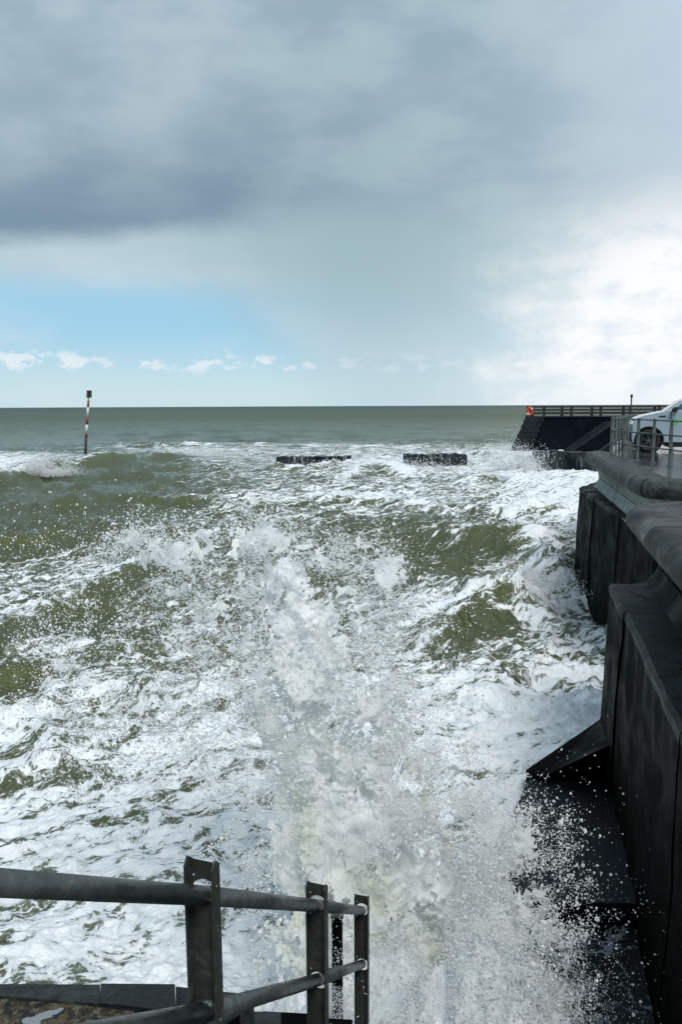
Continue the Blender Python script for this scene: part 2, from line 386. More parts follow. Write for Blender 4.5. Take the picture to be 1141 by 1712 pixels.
vs_ = g.m('ADD', g.m('ADD', g.m('MULTIPLY', v1, .30), g.m('MULTIPLY', v2, .28)), g.m('MULTIPLY', g.m('MULTIPLY', v3, .24), g.ss(dist, 30, 9)))
vs_ = g.m('ADD', vs_, g.m('MULTIPLY', g.m('MULTIPLY', v2, cr), .12))
val = g.m('ADD', val, g.m('MULTIPLY', vs_, g.ss(fo, .02, .35)))
val = g.m('SUBTRACT', val, g.m('MULTIPLY', g.ss(fo, 1.0, .6), .06))
val = g.m('ADD', val, g.m('MULTIPLY', g.m('SUBTRACT', big, .5), .6))
val = g.m('ADD', val, g.m('MULTIPLY', g.m('SUBTRACT', fine, .5), 1.5))
nearw = g.ss(dist, 26, 10)
val = g.m('ADD', val, g.m('MULTIPLY', g.m('ADD', g.m('MULTIPLY', web, .18), g.m('MULTIPLY', web2, .16)), g.m('MULTIPLY', nearw, g.ss(fo, .05, .5))))
gate = g.ss(fo, .0, .12)
ff = g.m('MULTIPLY', g.m('ADD', g.m('MULTIPLY', g.ss(val, .34, .88), .34), g.m('MULTIPLY', g.ss(val, .60, .86), .66)), gate)
# water body colour: murky green brown, teal far out
bc = g.mix(g.ss(dist, 30, 160), (.074, .092, .048, 1), (.062, .086, .046, 1))
bc = g.mix(g.ss(dist, 350, 1800), bc, (.014, .046, .042, 1))
bc = g.mix(g.m('MULTIPLY', g.noise(P2, .12, 3, .5), .5), bc, (.070, .084, .045, 1))
bc = g.mix(g.m('MULTIPLY', cr, g.ss(big, .35, .65, .15, .6)), bc, (.105, .122, .034, 1))  # olive glow of backlit thin crests painted into the base colour
g.put(wb.inputs['Base Color'], bc)
wb.inputs['IOR'].default_value = 1.33
g.put(wb.inputs['Specular IOR Level'], g.ss(dist, 12, 140, .42, .06))
g.put(wb.inputs['Roughness'], g.ss(dist, 10, 400, .14, .36))
h1 = g.noise(g.vm('MULTIPLY', P2, (.7, 1.5, 1)), 3.2, 6, .62, .3); h2 = g.noise(g.vm('MULTIPLY', P2, (.6, 1, 1)), .55, 5, .6)
b1 = g.n('ShaderNodeBump', i_Distance=.14); g.put(b1.inputs['Strength'], g.ss(dist, 8, 120, .8, .2)); g.put(b1.inputs['Height'], g.m('ADD', h1, g.m('ADD', g.m('MULTIPLY', streak, .9), g.m('MULTIPLY', v2, -.12))))
b2 = g.n('ShaderNodeBump', i_Distance=.9); g.put(b2.inputs['Strength'], g.ss(dist, 30, 160, .15, .75)); g.put(b2.inputs['Height'], h2); nt.links.new(b1.outputs[0], b2.inputs['Normal'])
nt.links.new(b2.outputs[0], wb.inputs['Normal'])
fd = g.n('ShaderNodeBsdfPrincipled'); fd.inputs['Roughness'].default_value = .7; fd.inputs['Specular IOR Level'].default_value = .25
fc = g.mix(g.ss(g.m('ADD', g.m('MULTIPLY', fine, .6), g.m('MULTIPLY', streak, .5)), .42, .64), (.56, .63, .66, 1), (.84, .88, .91, 1))
g.put(fd.inputs['Base Color'], fc)
b3 = g.n('ShaderNodeBump', i_Strength=.8, i_Distance=.07); g.put(b3.inputs['Height'], g.m('ADD', g.m('ADD', fine, g.m('MULTIPLY', streak, .7)), g.m('MULTIPLY', g.noise(P2, 24, 4, .6), .3)))
nt.links.new(b3.outputs[0], fd.inputs['Normal'])
mx = g.n('ShaderNodeMixShader'); nt.links.new(ff, mx.inputs[0]); nt.links.new(wb.outputs[0], mx.inputs[1]); nt.links.new(fd.outputs[0], mx.inputs[2])
nt.links.new(mx.outputs[0], out.inputs[0])

# ------------------------------------------------------------------ the sea surface
# breaking crests: points on the picture plan turned into places on the water; (amp, width front, width back, foam on crest, foam behind)
RIDGES = [
    ([(-80, 800), (-10, 790), (50, 778), (110, 770), (190, 762), (260, 756), (340, 750)], .85, 2.6, 6, .45, .0),
    ([(120, 748), (220, 742), (340, 741), (480, 742), (640, 744), (820, 742)], .5, 1.5, 5, .5, .25),
    ([(560, 800), (620, 772), (700, 790)], .55, 2.5, 4, .6, .3),
    ([(780, 800), (850, 790), (885, 800)], .6, 2, 3, .5, .3),
    ([(740, 892), (815, 880), (855, 888), (930, 905)], .55, 1.6, 2.5, .2, .8),
    ([(690, 1030), (770, 1000), (860, 965), (900, 985)], .62, 1.3, 1.6, .15, .5),
    ([(770, 1135), (840, 1090), (905, 1068), (945, 1100)], .42, .9, 1.2, .1, .5),
    ([(-60, 1050), (60, 1010), (150, 975), (230, 935), (330, 915)], .42, 1.1, 2.2, .15, .6),
    ([(-80, 1150), (0, 1130), (110, 1120)], .22, .7, 1.0, .0, .2),
    ([(350, 850), (480, 835), (640, 832), (760, 850)], .35, 2.0, 3.5, .2, .35),
    ([(-40, 905), (90, 893), (200, 900)], .28, 1.6, 2.5, .12, .1),
    ([(60, 840), (260, 830), (420, 838)], .28, 2, 3, .08, .05),
    ([(620, 960), (700, 950), (780, 935)], .25, 1.2, 1.6, .05, .1),
    ([(860, 850), (905, 835), (960, 845)], .5, 2, 2, .5, .5),
    ([(430, 776), (520, 778), (600, 772), (670, 776)], .5, 1.5, 1.6, .5, .2),
]
FOAM_X = np.array([0, 100, 200, 300, 400, 500, 600, 700, 800, 900, 1000])
FOAM_Y = np.array([722, 738, 750, 765, 785, 805, 840, 880, 920, 960, 1000, 1050, 1100, 1150, 1200, 1250, 1300, 1400, 1500, 1620, 1712])
FOAM = np.array([
 [0, 0, 0, 0, 0, 0, 0, 0, 0, 0, 0],
 [0, 0, 0, .12, .10, .18, .16, .12, .12, .35, .5],
 [.05, .15, .35, .80, .62, .55, .60, .55, .60, 1, 1],
 [1.1, .60, .12, .35, .55, .62, .80, .75, .80, 1, 1],
 [1.1, .45, .06, .20, .42, .50, .68, .68, .80, 1, 1],
 [.25, .05, .08, .18, .40, .48, .60, .62, .60, 1, 1],
 [.10, .12, .12, .25, .55, .86, .86, .72, .52, .95, 1],
 [.12, .15, .22, .30, .45, .32, .28, .22, .30, .85, .70],
 [.10, .15, .22, .30, .30, .30, .25, .18, .22, .72, .38],
 [.72, .72, .35, .32, .32, .32, .32, .25, .25, .78, .40],
 [.45, .30, .28, .30, .32, .35, .35, .42, .30, .78, .55],
 [.15, .25, .30, .32, .35, .40, .42, .42, .36, .62, .45],
 [.22, .30, .35, .35, .38, .45, .50, .48, .42, .55, .70],
 [.12, .35, .50, .50, .50, .60, .62, .62, .72, .85, .70],
 [.60, .62, .58, .62, .65, .70, .75, .80, .88, .95, .95],
 [.58, .45, .58, .64, .68, .8, .8, .80, .70, .95, 1],
 [.50, .56, .60, .62, .66, .8, .8, .85, .62, .9, .9],
 [.52, .56, .54, .60, .68, .85, .9, .9, .7, .3, .15],
 [.72, .70, .70, .74, .8, .9, 1, 1, .9, .35, .15],
 [.50, .62, .75, .8, .85, .95, 1, 1, 1, .5, .15],
 [.6, .65, .75, .8, .85, .95, 1, 1, 1, .5, .15]])
def foam_lookup(px, py):
    fx = np.interp(px, FOAM_X, np.arange(len(FOAM_X))); fy = np.interp(py, FOAM_Y, np.arange(len(FOAM_Y)))
    i = np.clip(fx.astype(int), 0, len(FOAM_X)-2); j = np.clip(fy.astype(int), 0, len(FOAM_Y)-2); u = fx-i; v = fy-j
    f = (FOAM[j, i]*(1-u)+FOAM[j, i+1]*u)*(1-v)+(FOAM[j+1, i]*(1-u)+FOAM[j+1, i+1]*u)*v
    return f*.93
RW = []
for pts, amp, wf, wb_, fc_, fb in RIDGES:
    RW.append((np.array([atz(a, b_, amp*.8)[:2] for a, b_ in pts]), amp, wf, wb_, fc_, fb))
HEAPS = [  # (x, y, sx, sy, height) churned water thrown up on the steps
    (.45, 4.7, .8, .8, .50), (.95, 5.0, .5, .7, .45), (1.25, 5.1, .6, .5, .35), (-.2, 5.3, .6, .5, .35), (.2, 5.9, .6, .7, .45), (1.6, 4.75, .38, .5, .42), (1.35, 5.7, .45, .5, .35)]
def sea(x, y, detail=True):
    r = np.hypot(x, y)
    wx = x+.8*fbm(x*.12, y*.12, 2); wy = y+1.4*fbm(x*.10+9, y*.10, 2)
    far = sstep(r, 45, 120)
    h = .20*np.sin((wy*.95+wx*.35)*2*math.pi/9.5)*(.6+.8*vnoise(x*.07, y*.07))
    rd = 1-np.abs(fbm(wx*.18+wy*.04, wy*.36, 3)); h = h+.42*(rd**4-.5)*(1-.55*far)
    rd2 = 1-np.abs(fbm(wx*.75-wy*.3+5, wy*1.05+wx*.35, 3)); h = h+.16*(rd2**3-.5)*(1-.6*far)
    rd3 = 1-np.abs(fbm(wx*1.5+wy*.5, wy*2.4-wx*.6, 3)); h = h+.085*(rd3**4-.4)*(1-.7*far)
    rd4 = 1-np.abs(fbm(wx*4.2+wy*1.6, wy*6.0-wx*2, 2)); h = h+.030*(rd4**3-.4)*(1-sstep(r, 30, 60))
    h = h+.04*fbm(wx*2.6, wy*3.2, 3)*(1-far)
    h = h*(1-.8*sstep(r, 300, 1500))
    h = h*(.45+.55*sstep(r, 6, 14))
    px, py = proj(x, y, np.zeros_like(x))
    foam = foam_lookup(px+40*fbm(x*.5, y*.5, 2), py+10*fbm(x*.4+7, y*.4, 2)*sstep(py, 720, 900))*sstep(r, 400, 150)
    crest = np.zeros_like(x)
    for P, amp, wf, wb_, fc_, fb in RW:
        lo = P.min(0)-12; hi = P.max(0)+12
        m = (x > lo[0]) & (x < hi[0]) & (y > lo[1]) & (y < hi[1])
        if not m.any(): continue
        X, Y = x[m], y[m]; best = np.full(X.shape, 1e9); side = np.zeros_like(X); tt = np.zeros_like(X)
        n = len(P)-1
        wob = .35*wf*fbm(X*.9/wf, Y*.9/wf, 3)
        for i in range(n):
            a, b_ = P[i], P[i+1]; ab = b_-a; L = ab@ab
            t = np.clip(((X-a[0])*ab[0]+(Y-a[1])*ab[1])/L, 0, 1)
            dx = X-a[0]-t*ab[0]; dy = Y-a[1]-t*ab[1]; d = np.hypot(dx, dy)
            q = d < best; best = np.where(q, d, best)
            side = np.where(q, np.sign(ab[0]*dy-ab[1]*dx), side); tt = np.where(q, (i+t)/n, tt)
        endf = sstep(tt, 0, .18)*sstep(1-tt, 0, .18) if amp < .9 else sstep(1-tt, 0, .2)
        sdv = best*side+wob           # >0 behind (far side)
        prof = np.where(sdv > 0, np.exp(-sdv/(wb_*.6)), np.exp(-(sdv/(wf*.55))**2))
        h[m] = h[m]+amp*prof*endf
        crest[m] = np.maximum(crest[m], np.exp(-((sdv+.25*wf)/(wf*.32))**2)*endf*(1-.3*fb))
        foam[m] = foam[m]+fc_*np.exp(-((sdv-.05*wf)/(wf*.25))**2)*endf+fb*sstep(sdv, -.1, .3)*np.exp(-np.maximum(sdv, 0)/(wb_*.7))*endf*.5
        foam[m] = foam[m]-.30*np.exp(-((sdv+.5*wf)/(wf*.4))**2)*endf*(1-.2*fb)
    # trough at the foot of the far wall, surge climbing it further on
    h = h-.55*np.exp(-((x-6.2)/1.6)**2-((y-20)/2.6)**2)
    h = h+.75*np.exp(-((x-6.7)/.7)**2-((y-24.2)/2.2)**2)
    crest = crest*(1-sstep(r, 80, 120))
    for (cx, cy, sx, sy, hh) in HEAPS:
        gq = np.exp(-((x-cx)/sx)**2-((y-cy)/sy)**2)
        h = h+hh*gq*(1+.35*fbm(x*3, y*3, 3)); foam = foam+1.1*gq
    nr = sstep(r, 9, 5.5)*sstep(x, 2.6, 1.6)
    h = h+nr*.14*np.abs(fbm(x*4, y*4, 4))
    hp = np.zeros_like(x)
    for (cx, cy, sx, sy, hh) in HEAPS: hp = np.maximum(hp, np.exp(-((x-cx)/sx/1.3)**2-((y-cy)/sy/1.3)**2))
    h = h+hp*(.07*np.abs(fbm(x*6, y*6, 3))+.04*np.abs(fbm(x*17, y*17, 3))+.02*fbm(x*45, y*45, 2))
    h = np.where((x > 1.9) & (y < 9), h-sstep(x, 1.9, 2.6)*.5, h)
    return h, foam, crest
AN = np.radians(np.linspace(-38, 33, 760)); 
ela = np.concatenate([np.linspace(66, 2.6, 830), np.degrees(np.arctan(EYE/np.geomspace(EYE/math.tan(math.radians(2.55)), 16000, 130)))])
RR = EYE/np.tan(np.radians(ela))
A, R = np.meshgrid(AN, RR); X = (R*np.sin(A)).ravel(); Y = (R*np.cos(A)).ravel()
H, F, C = sea(X, Y)
V = np.stack([X, Y, H], -1)
seaob, _ = gridmesh('sea', V[::1], len(RR), len(AN), M_sea)
me = seaob.data
me.flip_normals() if me.polygons[1000].normal.z < 0 else None
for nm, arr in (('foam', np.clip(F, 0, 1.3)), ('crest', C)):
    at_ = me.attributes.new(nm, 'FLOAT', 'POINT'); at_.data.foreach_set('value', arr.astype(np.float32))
tag(seaob, 'rough olive green sea streaked with white foam', kind='structure')
# calmer water beside and behind, out of the picture, and the sea bed under everything
o = meshobj('sea_around', [(-16000, -9000, -1.2), (16000, -9000, -1.2), (16000, 16000, -1.2), (-16000, 16000, -1.2)], [(0, 1, 2, 3)], M_sea)
tag(o, kind='structure')

# ------------------------------------------------------------------ sea walls (swept profiles cut into separate blocks)
def arc_path(pts, rad, step=.12):
    """polyline with rounded corners -> dense points"""
    out = [Vector(pts[0])]
    for a, b_, c_ in zip(pts, pts[1:], pts[2:]):
        a, b_, c_ = Vector(a), Vector(b_), Vector(c_)
        d1 = (a-b_).normalized(); d2 = (c_-b_).normalized()
        ang = d1.angle(d2); t = min(rad/math.tan(ang/2), (a-b_).length*.45, (c_-b_).length*.45)
        p1 = b_+d1*t; p2 = b_+d2*t
        for k in range(9):
            u = k/8; out.append((p1*(1-u)**2+b_*2*u*(1-u)+p2*u*u))
    out.append(Vector(pts[-1])); return out
def resample(path, s0, s1, n):
    L = [0]
    for a, b_ in zip(path, path[1:]): L.append(L[-1]+(b_-a).length)
    res = []
    for k in range(n+1):
        s = s0+(s1-s0)*k/n
        i = max(0, min(len(path)-2, int(np.searchsorted(L, s))-1)); u = (s-L[i])/max(L[i+1]-L[i], 1e-6)
        res.append(path[i].lerp(path[i+1], max(0, min(1, u))))
    return res, L[-1]
def normals(path, pts, out_sign):
    res = []
    for i, p in enumerate(pts):
        a = pts[max(i-1, 0)]; b_ = pts[min(i+1, len(pts)-1)]; d = (b_-a).normalized()
        res.append(Vector((d.y, -d.x))*out_sign)
    return res
JIT = .035
def sweep(name, path, s0, s1, prof, mat, parent, n=6, out_sign=1, gap=.012, smooth=True):
    pts, L = resample(path, s0+gap, s1-gap, n); nr = normals(path, pts, out_sign); K = len(prof)
    V = []; Fc = []
    for p, nn in zip(pts, nr):
        for d, z in prof:
            e = JIT*float(fbm(np.array([p.x*3.1+z*2.3]), np.array([p.y*3.1+d*4]), 3)[0]) if z > 0 and d > -.55 else 0
            V.append((p.x+nn.x*(d+e), p.y+nn.y*(d+e), z+e*.6))
    for i in range(n):
        for k in range(K): Fc.append((i*K+k, i*K+(k+1) % K, (i+1)*K+(k+1) % K, (i+1)*K+k))
    Fc.append(tuple(range(K))[::-1]); Fc.append(tuple(n*K+k for k in range(K)))
    bm = bmesh.new(); vs = [bm.verts.new(v) for v in V]
    for f in Fc: bm.faces.new([vs[i] for i in f])
    o = bmobj(name, bm, mat, parent)
    if smooth: o.data.shade_smooth(); o.data.set_sharp_from_angle(angle=math.radians(38))
    return o
R_N = .19
cope_prof = [(-.62, 3.60), (-.62, 3.74), (-.28, 3.785)] + [(-.03+R_N*math.sin(math.radians(a)), 3.59+R_N*math.cos(math.radians(a))) for a in range(0, 176, 15)] + [(-.05, 3.395), (-.30, 3.37), (-.8, 3.36)]
def face_prof(z1, z0):   # concave recurved face between two heights; deepest part of the curve at its middle
    zz = np.linspace(z1, z0, 7); res = []
    for z in zz:
        res.append((float(np.interp(z, [2.58, 2.66, 2.76, 2.88, 3.0, 3.15, 3.3, 3.42], [-.02, -.10, -.20, -.27, -.29, -.24, -.13, -.02])), float(z)))
    return res+[(-.9, z0), (-.9, z1)]
pathA = arc_path([(7.72, 23.5), (6.05, 15.5), (5.83, 14.35), (9.5, 13.6)], .8)
pathB = arc_path([(8.5, 12.0), (4.28, 10.95), (3.15, 6.3), (1.8, 0.2)], .75)
def build_wall(path, cm, fm, step_c, step_f, parent, s_end=None):
    _, L = resample(path, 0, 1, 1)
    L = s_end or L
    n = max(1, round(L/step_c))
    for i in range(n): sweep('coping_block', path, i*L/n, (i+1)*L/n, cope_prof, cm, parent, 8, OS, .016)
    n = max(1, round(L/step_f))
    for i in range(n):
        sweep('upper_face_panel', path, i*L/n, (i+1)*L/n, face_prof(3.40, 2.97), fm, parent, 8, OS, .010)
        sweep('lower_face_panel', path, i*L/n, (i+1)*L/n, face_prof(2.95, 2.60), fm, parent, 8, OS, .010)
OS = 1
wA = empty('sea_wall', (0, 0, 0)); tag(wA, 'far curved concrete sea wall with rounded lip below the railing, pale recessed face', 'sea wall')
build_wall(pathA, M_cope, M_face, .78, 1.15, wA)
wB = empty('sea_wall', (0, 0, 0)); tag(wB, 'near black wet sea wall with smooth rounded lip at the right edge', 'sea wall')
build_wall(pathB, M_copeD, M_faceD, 2.2, 1.5, wB)
# filling behind the joints
for path, w, m in ((pathA, wA, M_black), (pathB, wB, M_black)):
    _, L = resample(path, 0, 1, 1)
    sweep('wall_core', path, .03, L-.03, [(-.95, 3.7), (-.20, 3.7), (-.20, 3.42), (-.40, 3.2), (-.40, 2.62), (-.95, 2.62)], m, w, 40, OS, 0)
# plinths
def plinth(path, s_list, mat, parent, zt=2.70, zb=-1.8, depth=1.6, steps=None, cmat=None):
    for i, (a, b_) in enumerate(zip(s_list, s_list[1:])):
        off = (steps[i] if steps else 0)
        bat = .10
        cap = [(-depth, zt-.11), (-depth, zt-.02), (-.5, zt), (off-.03, zt), (off+.008, zt-.035), (off+.008, zt-.11)]
        sweep('plinth_lit_top', path, a, b_, cap, cmat or mat, parent, max(3, int((b_-a)*3.5)), OS, .006, smooth=False)  # thin added slab that carries the painted lighter tone of the lit top
        prof = [(-depth, zb), (-depth, zt-.115), (-.5, zt-.115), (off, zt-.115)]+[(off+bat*.3*(zt-z)/1.3, z) for z in (2.35, 2.0, 1.7, 1.4, 1.1, .8, .5, .2)]+[(off+bat, zb)]
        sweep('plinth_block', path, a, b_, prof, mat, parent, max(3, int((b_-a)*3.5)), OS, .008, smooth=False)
plA = arc_path([(8.9, 25.6), (7.32, 23.2), (6.72, 19.4), (6.45, 17.0), (6.1, 14.4), (9.5, 13.4)], .05)
_, LA = resample(plA, 0, 1, 1)
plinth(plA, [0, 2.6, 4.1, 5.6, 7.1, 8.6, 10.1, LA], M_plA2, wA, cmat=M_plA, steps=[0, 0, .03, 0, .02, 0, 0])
plB = arc_path([(7.5, 11.3), (3.78, 10.45), (2.62, 5.6), (1.2, -.4)], .05)
_, LB = resample(plB, 0, 1, 1)
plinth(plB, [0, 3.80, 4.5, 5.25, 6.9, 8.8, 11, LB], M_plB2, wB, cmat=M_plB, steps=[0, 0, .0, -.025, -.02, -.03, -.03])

# stepped apron at the wall foot
ap = empty('stepped_apron'); tag(ap, 'black wet concrete steps spreading from the foot of the near wall', 'steps')
def poly_slab(name, pts, zt, zb, mat, parent, zts=None):
    n = len(pts); zts = zts or [zt]*n
    V = [(p[0], p[1], z) for p, z in zip(pts, zts)]+[(p[0], p[1], zb) for p in pts]
    F_ = [tuple(range(n)), tuple(range(n, 2*n))[::-1]]+[(i, (i+1) % n, n+(i+1) % n, n+i) for i in range(n)]
    bm = bmesh.new(); vs = [bm.verts.new(v) for v in V]
    for f in F_: bm.faces.new([vs[i] for i in f])
    bmesh.ops.recalc_face_normals(bm, faces=bm.faces)
    return bmobj(name, bm, mat, parent)
def film(m):
    nt = m.node_tree; g = NG(nt); b = [n for n in nt.nodes if n.type == 'BSDF_PRINCIPLED'][0]
    pos = g.n('ShaderNodeNewGeometry').outputs['Position']
    pw = g.vm('ADD', pos, g.vm('MULTIPLY', g.vm('SUBTRACT', g.noise(pos, 1.4, 3, .5, col=True), (.5, .5, .5)), (1.0, 1.0, 0)))
    n = g.noise(g.vm('MULTIPLY', pw, (1.4, 2.6, 1)), 1.3, 6, .62, .5); v = g.m('ABSOLUTE', g.m('SUBTRACT', g.noise(pw, 3.4, 4, .6, .6), .5))
    f = g.m('MULTIPLY', g.ss(g.m('ADD', n, g.m('MULTIPLY', g.ss(v, .06, 0), .16)), .56, .70), .55)
    old = b.inputs['Base Color'].links[0].from_socket
    g.put(b.inputs['Base Color'], g.mix(f, old, (.42, .50, .54, 1)))
M_film = concrete('foam_washed_tread', (.010, .014, .016), (.003, .004, .005), .2, 0, 4); film(M_film)
t1 = atz(1003, 1203, .62); t2 = atz(880, 1287, .40); t3 = atz(905, 1297, .40)
poly_slab('toe_wedge', [(3.9, t1[1]+.1), (t1[0], t1[1]), (t2[0], t2[1]), (t3[0]+.02, t3[1]-.02), (3.6, t3[1]-.02)], .5, -1.5, M_black, ap, [.9, .62, .40, .40, .9])
a1_ = atz(884, 1300, .33); a2_ = atz(700, 1400, .33)
poly_slab('upper_tread', [(3.7, a1_[1]), (a1_[0], a1_[1]), (1.55, 7.4), (1.6, 6.95), (3.4, 6.85)], .33, -1.5, M_apron, ap)
poly_slab('lower_tread', [(3.4, 6.83), (1.6, 6.93), (1.5, 5.6), (1.6, 3.0), (2.6, 3.0)], .10, -1.5, M_film, ap)

# flight of steps below the viewer, with its landing
st = empty('stone_steps'); tag(st, 'stone steps running down into the surf beside the tube handrail', 'steps')
for i in range(14):
    zt = 3.5-.21*i; y0_ = .25+.30*i
    box('step', (-.28+.075*i, y0_, zt-.5), (1.9, y0_+.34, zt), M_ledge, st, .01)
# landing ledge with stone slabs
ld = empty('ledge'); tag(ld, 'low wall ledge with brown mottled top and dark stone rim at the lower left', 'ledge')
zL = 2.85
def ground(px, py, z=zL): return tuple(atz(px, py, z)[:2])
e0 = ground(-400, 1655); e1 = ground(-20, 1650); e2 = ground(290, 1653); e3 = ground(420, 1672); 
poly_slab('ledge_core', [(e0[0], e0[1]-.03), (e2[0]-.02, e2[1]-.06), (e3[0]-.04, e3[1]-.05), (-.30, 2.2), (-.45, .3), (-4, .3)], zL-.012, -1.2, M_black, ld)
# mottled inner slab
i0 = ground(-400, 1664); i1 = ground(30, 1668); i2 = ground(290, 1700); i3 = ground(430, 1790)
poly_slab('mottled_slab', [i0, i1, i2, i3, (-.6, .3), (-4, .3)], zL+.004, zL-.3, M_slab, ld)
rims = [(-400, -60), (-59.2, 168), (168.8, 293)]
for a, b_ in rims:
    ta = np.interp(a, [-400, 30, 290], [1663, 1667, 1699]); tb = np.interp(b_, [-400, 30, 290], [1663, 1667, 1699])
    oa = np.interp(a, [-400, -20, 290], [1655, 1650, 1653]); ob = np.interp(b_, [-400, -20, 290], [1655, 1650, 1653])
    poly_slab('rim_stone', [ground(a, oa), ground(b_, ob), ground(b_, tb), ground(a, ta)], zL+.02+random.uniform(-.004, .006), zL-.35, M_ledge, ld)
poly_slab('rim_stone', [ground(294, 1653), ground(395, 1664), ground(425, 1673), ground(372, 1712), ground(330, 1730), ground(294, 1700)], zL+.012, zL-.35, M_ledge, ld)
def stone_block(px0, py0, px1, py1, z, h, mat=M_ledge):
    a = atz(px0, py0, z); b_ = atz(px1, py0+4, z); c_ = atz(px1-12, py1, z); d_ = atz(px0-10, py1, z)
    bm_o = poly_slab('rim_stone', [tuple(q[:2]) for q in (a, b_, c_, d_)], z, z-h, mat, ld)
stone_block(372, 1688, 470, 1740, zL-.10, .5)
stone_block(440, 1690, 520, 1790, zL-.45, .6, M_black)
stone_block(520, 1700, 590, 1800, zL-1.0, .6, M_black)

# ------------------------------------------------------------------ promenade
pr = poly_slab('promenade', [(2.3, 0), (3.65, 5.9), (4.75, 10.4), (8.2, 11.35), (9.0, 11.5), (9.2, 14.1), (6.5, 14.75), (6.6, 15.6), (8.15, 23.1), (11.5, 31.5), (60, 60), (60, 0)], 3.75, -1.5, M_prom, None)
tag(pr, kind='structure')

# ------------------------------------------------------------------ near railing on promenade
def fence(name, pts, label, cat, ph=1.10, rails=(1.06, .72, .38), pw=.035, rr=.019, mat=M_galv, group=None, rmat=None):
    root = empty(name); tag(root, label, cat, group)
    proto = None
    for (x, y, z) in pts:
        if proto is None:
            bm = bmesh.new(); box_bm(bm, (-pw, -pw*.55, -.05), (pw, pw*.55, ph)); box_bm(bm, (-pw*1.8, -pw*1.2, 0), (pw*1.8, pw*1.2, .02))
            proto = bmobj('post', bm, mat, root); proto.location = (x, y, z)
        else: linked(proto, 'post', root, Matrix.Translation((x, y, z)))
    for h in rails:
        for a, b_ in zip(pts, pts[1:]):
            tube('rail', [(a[0], a[1], a[2]+h), (b_[0], b_[1], b_[2]+h)], rr, rmat or mat, root, 8)
    return root
PZ = 3.75
xs = [(7.86, 15.2), (7.85, 16.1), (7.83, 17.15), (7.81, 18.0), (7.79, 18.95), (7.77, 19.9), (7.75, 20.8), (7.72, 21.7)]
fence('railing', [(x, y, PZ) for x, y in xs], 'grey steel railing of three tubes between the sea wall and the white car', 'railing')
f2 = [(8.0+i*.475, 22.4+i*1.02, PZ) for i in range(9)]
fence('railing', f2, 'grey railing section turning away behind the front of the white car', 'railing', rails=(1.04, .70, .36))
f3 = [(12.3+i*1.3, 31.0+.15*i, PZ) for i in range(6)]
fence('railing', f3, 'farther low grey railing seen over the bonnet of the car', 'railing', ph=1.05)

# ------------------------------------------------------------------ pier
pier = empty('pier'); tag(pier, 'dark stone pier arm with sloping end and timber railing beyond the car', 'pier')
PD = 88.0
def P3(px, z, y=PD): # x at a given depth
    return PW/2-0.5+0*z and (px-PW/2)/FPX*(y*math.cos(PITCH)+(EYE-z)*math.sin(PITCH))
xL = P3(880, 3.7); xB = P3(858, 0)
zt = 3.74
bm = bmesh.new()
prof = [(xL, zt), (75, zt), (75, -2), (xB-.5, -2), (xB, .3)]
a_ = [bm.verts.new((x+1.2, PD, z)) for x, z in prof]; b__ = [bm.verts.new((x+1.2+9*.25, PD+9, z)) for x, z in prof]
bm.faces.new(a_); bm.faces.new(b__[::-1])
for i in range(5): bm.faces.new((a_[i], a_[(i+1) % 5], b__[(i+1) % 5], b__[i]))
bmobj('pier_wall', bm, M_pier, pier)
for i in range(12):     # horizontal courses of big blocks, standing slightly proud
    for j in range(5):
        pass
# stepped sloping end made of stones
for j in range(6):
    t0, t1_ = j/6, (j+1)/6
    z0_ = zt+.05-(zt+.0)*t0*.93; z1_ = zt+.05-(zt+.0)*t1_*.93
    xa = xL+.2-(xL-xB)*t0*1.05; xb_ = xL+.2-(xL-xB)*t1_*1.05
    for k in range(3):
        y0_ = PD-.35+k*3.1
        poly = [(xa-.55+random.uniform(-.08, .08), z0_), (xa+1.5, z0_), (xa+1.5, z1_+.03), (xb_-.65+random.uniform(-.08, .08), z1_+.03)]
        V = [(x+.45+(y0_-PD)*.25, y0_, z) for x, z in poly]+[(x+.45+(y0_+3-PD)*.25, y0_+3.0, z) for x, z in poly]
        F_ = [(0, 1, 2, 3), (7, 6, 5, 4)]+[(i, (i+1) % 4, 4+(i+1) % 4, 4+i) for i in range(4)]
        bm = bmesh.new(); vs = [bm.verts.new(v) for v in V]
        for f in F_: bm.faces.new([vs[i] for i in f])
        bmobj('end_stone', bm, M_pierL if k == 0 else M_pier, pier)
poly_slab('pier_coping', [(xL-.1, PD-.12), (75, PD-.12), (75, PD+9.1), (xL+2.2, PD+9.1)], zt+.09, zt, M_pier, pier)
# timber railing, two sides
def timber_fence(y, pxs, label):
    root = empty('timber_railing'); tag(root, label, 'railing', None)
    for i, px in enumerate(pxs):
        x = P3(px, 4.4, y); w = .28
        box('post', (x-w/2, y-.12, zt+.09), (x+w/2, y+.12, zt+1.34), M_timber, root)
    x0, x1 = P3(pxs[0]-3, 4.4, y), P3(pxs[-1]+4, 4.4, y)
    for h in (.38, .76, 1.14): box('rail', (x0, y-.19, zt+h-.09+.09), (x1, y-.125, zt+h+.09+.09), M_timber, root)
timber_fence(PD+.3, [891.5, 941, 991, 1043.6, 1096, 1146, 1196], 'black timber three rail fence along the near edge of the pier')
timber_fence(PD+8.4, [884, 911, 957, 1006, 1055, 1104, 1150], 'black timber three rail fence along the far edge of the pier')
